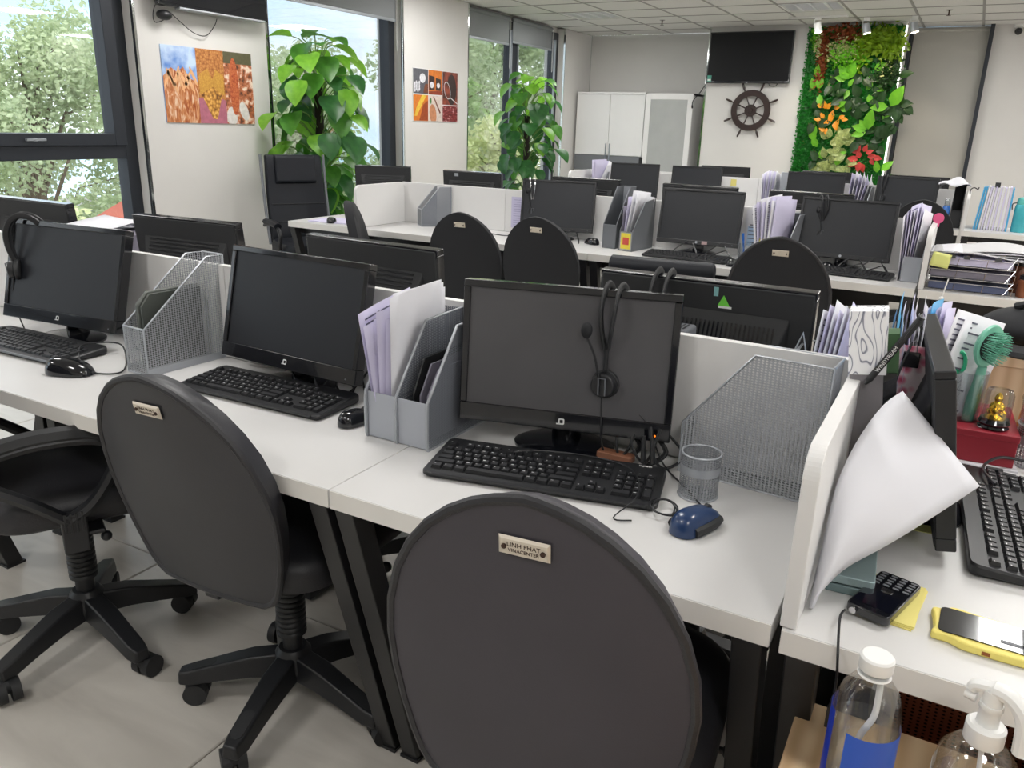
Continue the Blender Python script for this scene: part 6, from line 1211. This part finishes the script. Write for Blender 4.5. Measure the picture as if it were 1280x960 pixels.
# ================================================================ REAR HALF AND BACK ROW
YB = 7.19
d1, Md = monitor('dark screen of the back row in front of the white cupboards', -2.70, YB, 10, 9, logo='o'); monitor('dark screen of the back row under the television, left of the yellow note', -2.12, YB, 6, 8, logo='o', w=.44)
monitor('dark screen of the back row in front of the plant wall', -1.115, YB, 8, 6, logo='o', w=.45); d4, Md4 = monitor('dark screen with headset, rightmost of the back row', -.425, YB, -8, 7, logo='o', w=.45)
headset(d4, Md4, -.17, 'black headset hanging on the rightmost screen of the back row', drop=.17, mic=False)
t = thing('webcam', 'small black webcam on top of the screen before the cupboards', 'webcam', wp(d1, Md @ Vector((.04, .01, .298)))); MB().b2((-.014, -.012, 0), (.014, .012, .05)).build('body', BLACK, t, bev=.004)
monitor('dark screen seen from behind under the television, right of the yellow note', -1.95, 7.47, 180, 6, w=.44, back='n'); monitor('dark screen seen from behind below the red leaves of the plant wall', -1.06, 7.47, 180, 6, w=.44, back='n'); monitor('dark screen seen from behind, just behind the rightmost headset screen', -.37, 7.49, 176, 6, w=.45, back='n')
o = MB().b2((-.025, -.001, -.03), (.025, 0, .03)).build('sticky_note', STICKY); o.location = (-1.83, 7.341, .97); tag(o, 'yellow sticky note on the back row divider under the television', 'note')
mouse('black mouse under the screen in front of the cupboards', -2.62, 7.05, 0); mouse('second small black mouse in front of the cupboards, left of the other', -2.72, 7.06, 20)
papers('curved lavender sheets standing before the cupboards', (-3.02, 7.22, DZ), 0, [(-.04, 0, .02, .17, .34, (0, -2, 60), .01, PAPERL, False), (-.03, .01, .02, .17, .33, (0, 2, 60), .01, PAPERL, False), (.05, 0, .1, .2, .24, (-12, 22, 20), .04, PAPER, False), (.04, .01, .1, .2, .22, (-12, 28, 20), .04, PAPER, False)])
file_holder('grey file holder standing before the cupboards with curved sheets', -3.04, 7.12, 0, .1, P6, .11, SILVERD, SILVERD)
papers('leaning lavender papers on the back row, left of the plant wall', (-1.47, 7.2, DZ), 0, [(-.04+.012*k, 0, 0, .19, .33, (0, -10+4*k, 84), .006, PAPERL if k % 2 else PAPER, False) for k in range(7)])
file_holder('grey file holder on the back row, left of the plant wall', -1.40, 7.12, 0, .08, P6, .11, SILVER2, SILVER2); file_holder('tall silver file holder standing behind the lavender papers, at the plant wall edge', -1.36, 7.45, 180, .09, P4, .13, SILVER2, SILVER2)
file_holder('silver file holder with white papers, right of the plant wall screen', -.76, 7.10, -6, .12, P6, .11, SILVERD, SILVER2)
papers('white and blue-lined sheets fanned to the right beside the plant wall screen', (-.78, 7.2, DZ), 0, [(-.05+.02*k, 0, .02, .19, .33+.012*(k % 2), (0, 8+6*k, 80), .012, PAPER if k % 2 else PAPERL, False) for k in range(6)])
file_holder('black box file standing at the right end of the back row', -.055, 7.0, 0, .07, P4, .13, BLACKM, BLACKM, BLACK, BLACKM); file_holder('narrow grey file holder beside the black box file', .065-.125, 7.29, 0, .06, P5, .1, SILVER2, SILVER2)
t = thing('white_cloth', 'crumpled white cloth draped over the black box file', 'cloth', (-.10, 7.15, DZ+.31)); MB().grid(lambda u, v: ((u-.5)*.22, (v-.5)*.16, .05*math.sin(PI*u)*math.sin(PI*v)+.012*math.sin(9*u+4*v)), 12, 8).build('cloth', PAPER, t, solid=.002, ang=80)
t = thing('blue_bottle', 'small blue and clear spray bottle at the right end of the back row', 'bottle', (-.125, 7.02, DZ)); MB().lathe([(.026, 0), (.028, .01), (.028, .14), (.02, .16)], 20).build('body', mat('blue_liquid', (50, 104, 180), .2), t); MB().lathe([(.018, .16), (.018, .2), (.012, .215)], 16).build('cap', CLEAR, t)
t = thing('folder_block', 'block of blue folders and white sheets standing at far right', 'folders', (.19, 7.02, DZ), R(-2))
for k in range(13): MB().box((-.10+.0165*k, .1, .155), (.011, .2, .31+.006*((k*7) % 3)), (0, R(4-.35*k), 0)).build('folder' if k in (0, 1, 12) else 'sheet_stack', FOLDB if k in (0, 1, 12) else (PAPERL if k % 2 else PAPER), t, smooth=False)
MB().box((-.01, .05, .325), (.035, .03, .04)).build('binder_clip', BLACKM, t, bev=.003)
t = thing('teal_bottle', 'teal plastic drinking bottle beside the blue folders', 'bottle', (.365, 7.05, DZ)); MB().lathe([(.044, 0), (.048, .01), (.048, .17), (.044, .195), (.036, .205)], 28).build('body', TEAL, t, ang=50); MB().lathe([(.040, .2), (.042, .215), (.036, .245), (.02, .252)], 24).build('lid', mat('teal_lid', (96, 190, 180), .4), t, ang=50); MB().tube(crv([(-.036, 0, .21), (-.065, 0, .2), (-.062, 0, .16)]), .004, 6).build('strap', BLACK, t)
t = thing('black_case', 'flat black object on the desk at the far right edge', 'case', (.52, 7.15, DZ)); MB().b2((-.06, -.05, 0), (.1, .05, .03)).b2((-.05, -.045, .03), (.09, .045, .055)).build('body', BLACK, t, bev=.006)
t = thing('wire_hook', 'small black hook on top of the back row end panel', 'hook', (.012, 6.9, 1.018)); MB().tube(crv([(0, 0, 0), (0, 0, .03), (.02, 0, .045), (.045, 0, .035), (.05, 0, .05)]), .004, 6).build('wire', BLACK, t)
# bags and boxes under the second row
for k, (x, y, w, d, h, m_, lb) in enumerate([(-.35, 4.3, .18, .40, .42, BLACKM, 'black computer tower under the second row, rightmost'), (-1.1, 4.3, .18, .40, .42, BLACKM, 'black computer tower under the second row, below the widest screen'), (-2.15, 4.3, .18, .40, .42, BLACKM, 'black computer tower under the second row, between the middle chairs and side chair'), (.6, 4.3, .18, .4, .42, BLACKM, 'black computer tower under the desk of the wire tray')]):
    t = thing('computer_tower', lb, 'computer', (x, y, 0)); MB().b2((-w/2, -d/2, .01), (w/2, d/2, h)).build('case', m_, t, bev=.004); MB().b2((-w/2+.01, -d/2-.008, .03), (w/2-.01, -d/2, h-.02)).build('front_bezel', BLACKG, t, bev=.003); MB().cyl((0, -d/2-.008, h-.06), (0, -d/2-.011, h-.06), .012, n=16).build('power_button', SILVERD, t)
for k, x in enumerate((-.80, -1.62)):
    t = thing('computer_tower', ['black computer tower under the front row desk, right one', 'black computer tower under the front row desk, left one'][k], 'computer', (x, 1.60, 0))
    MB().b2((-.09, -.03, .01), (.09, .33, .42)).build('case', BLACKM, t, bev=.004); MB().b2((-.08, -.038, .03), (.08, -.03, .4)).build('front_bezel', BLACKG, t, bev=.003)
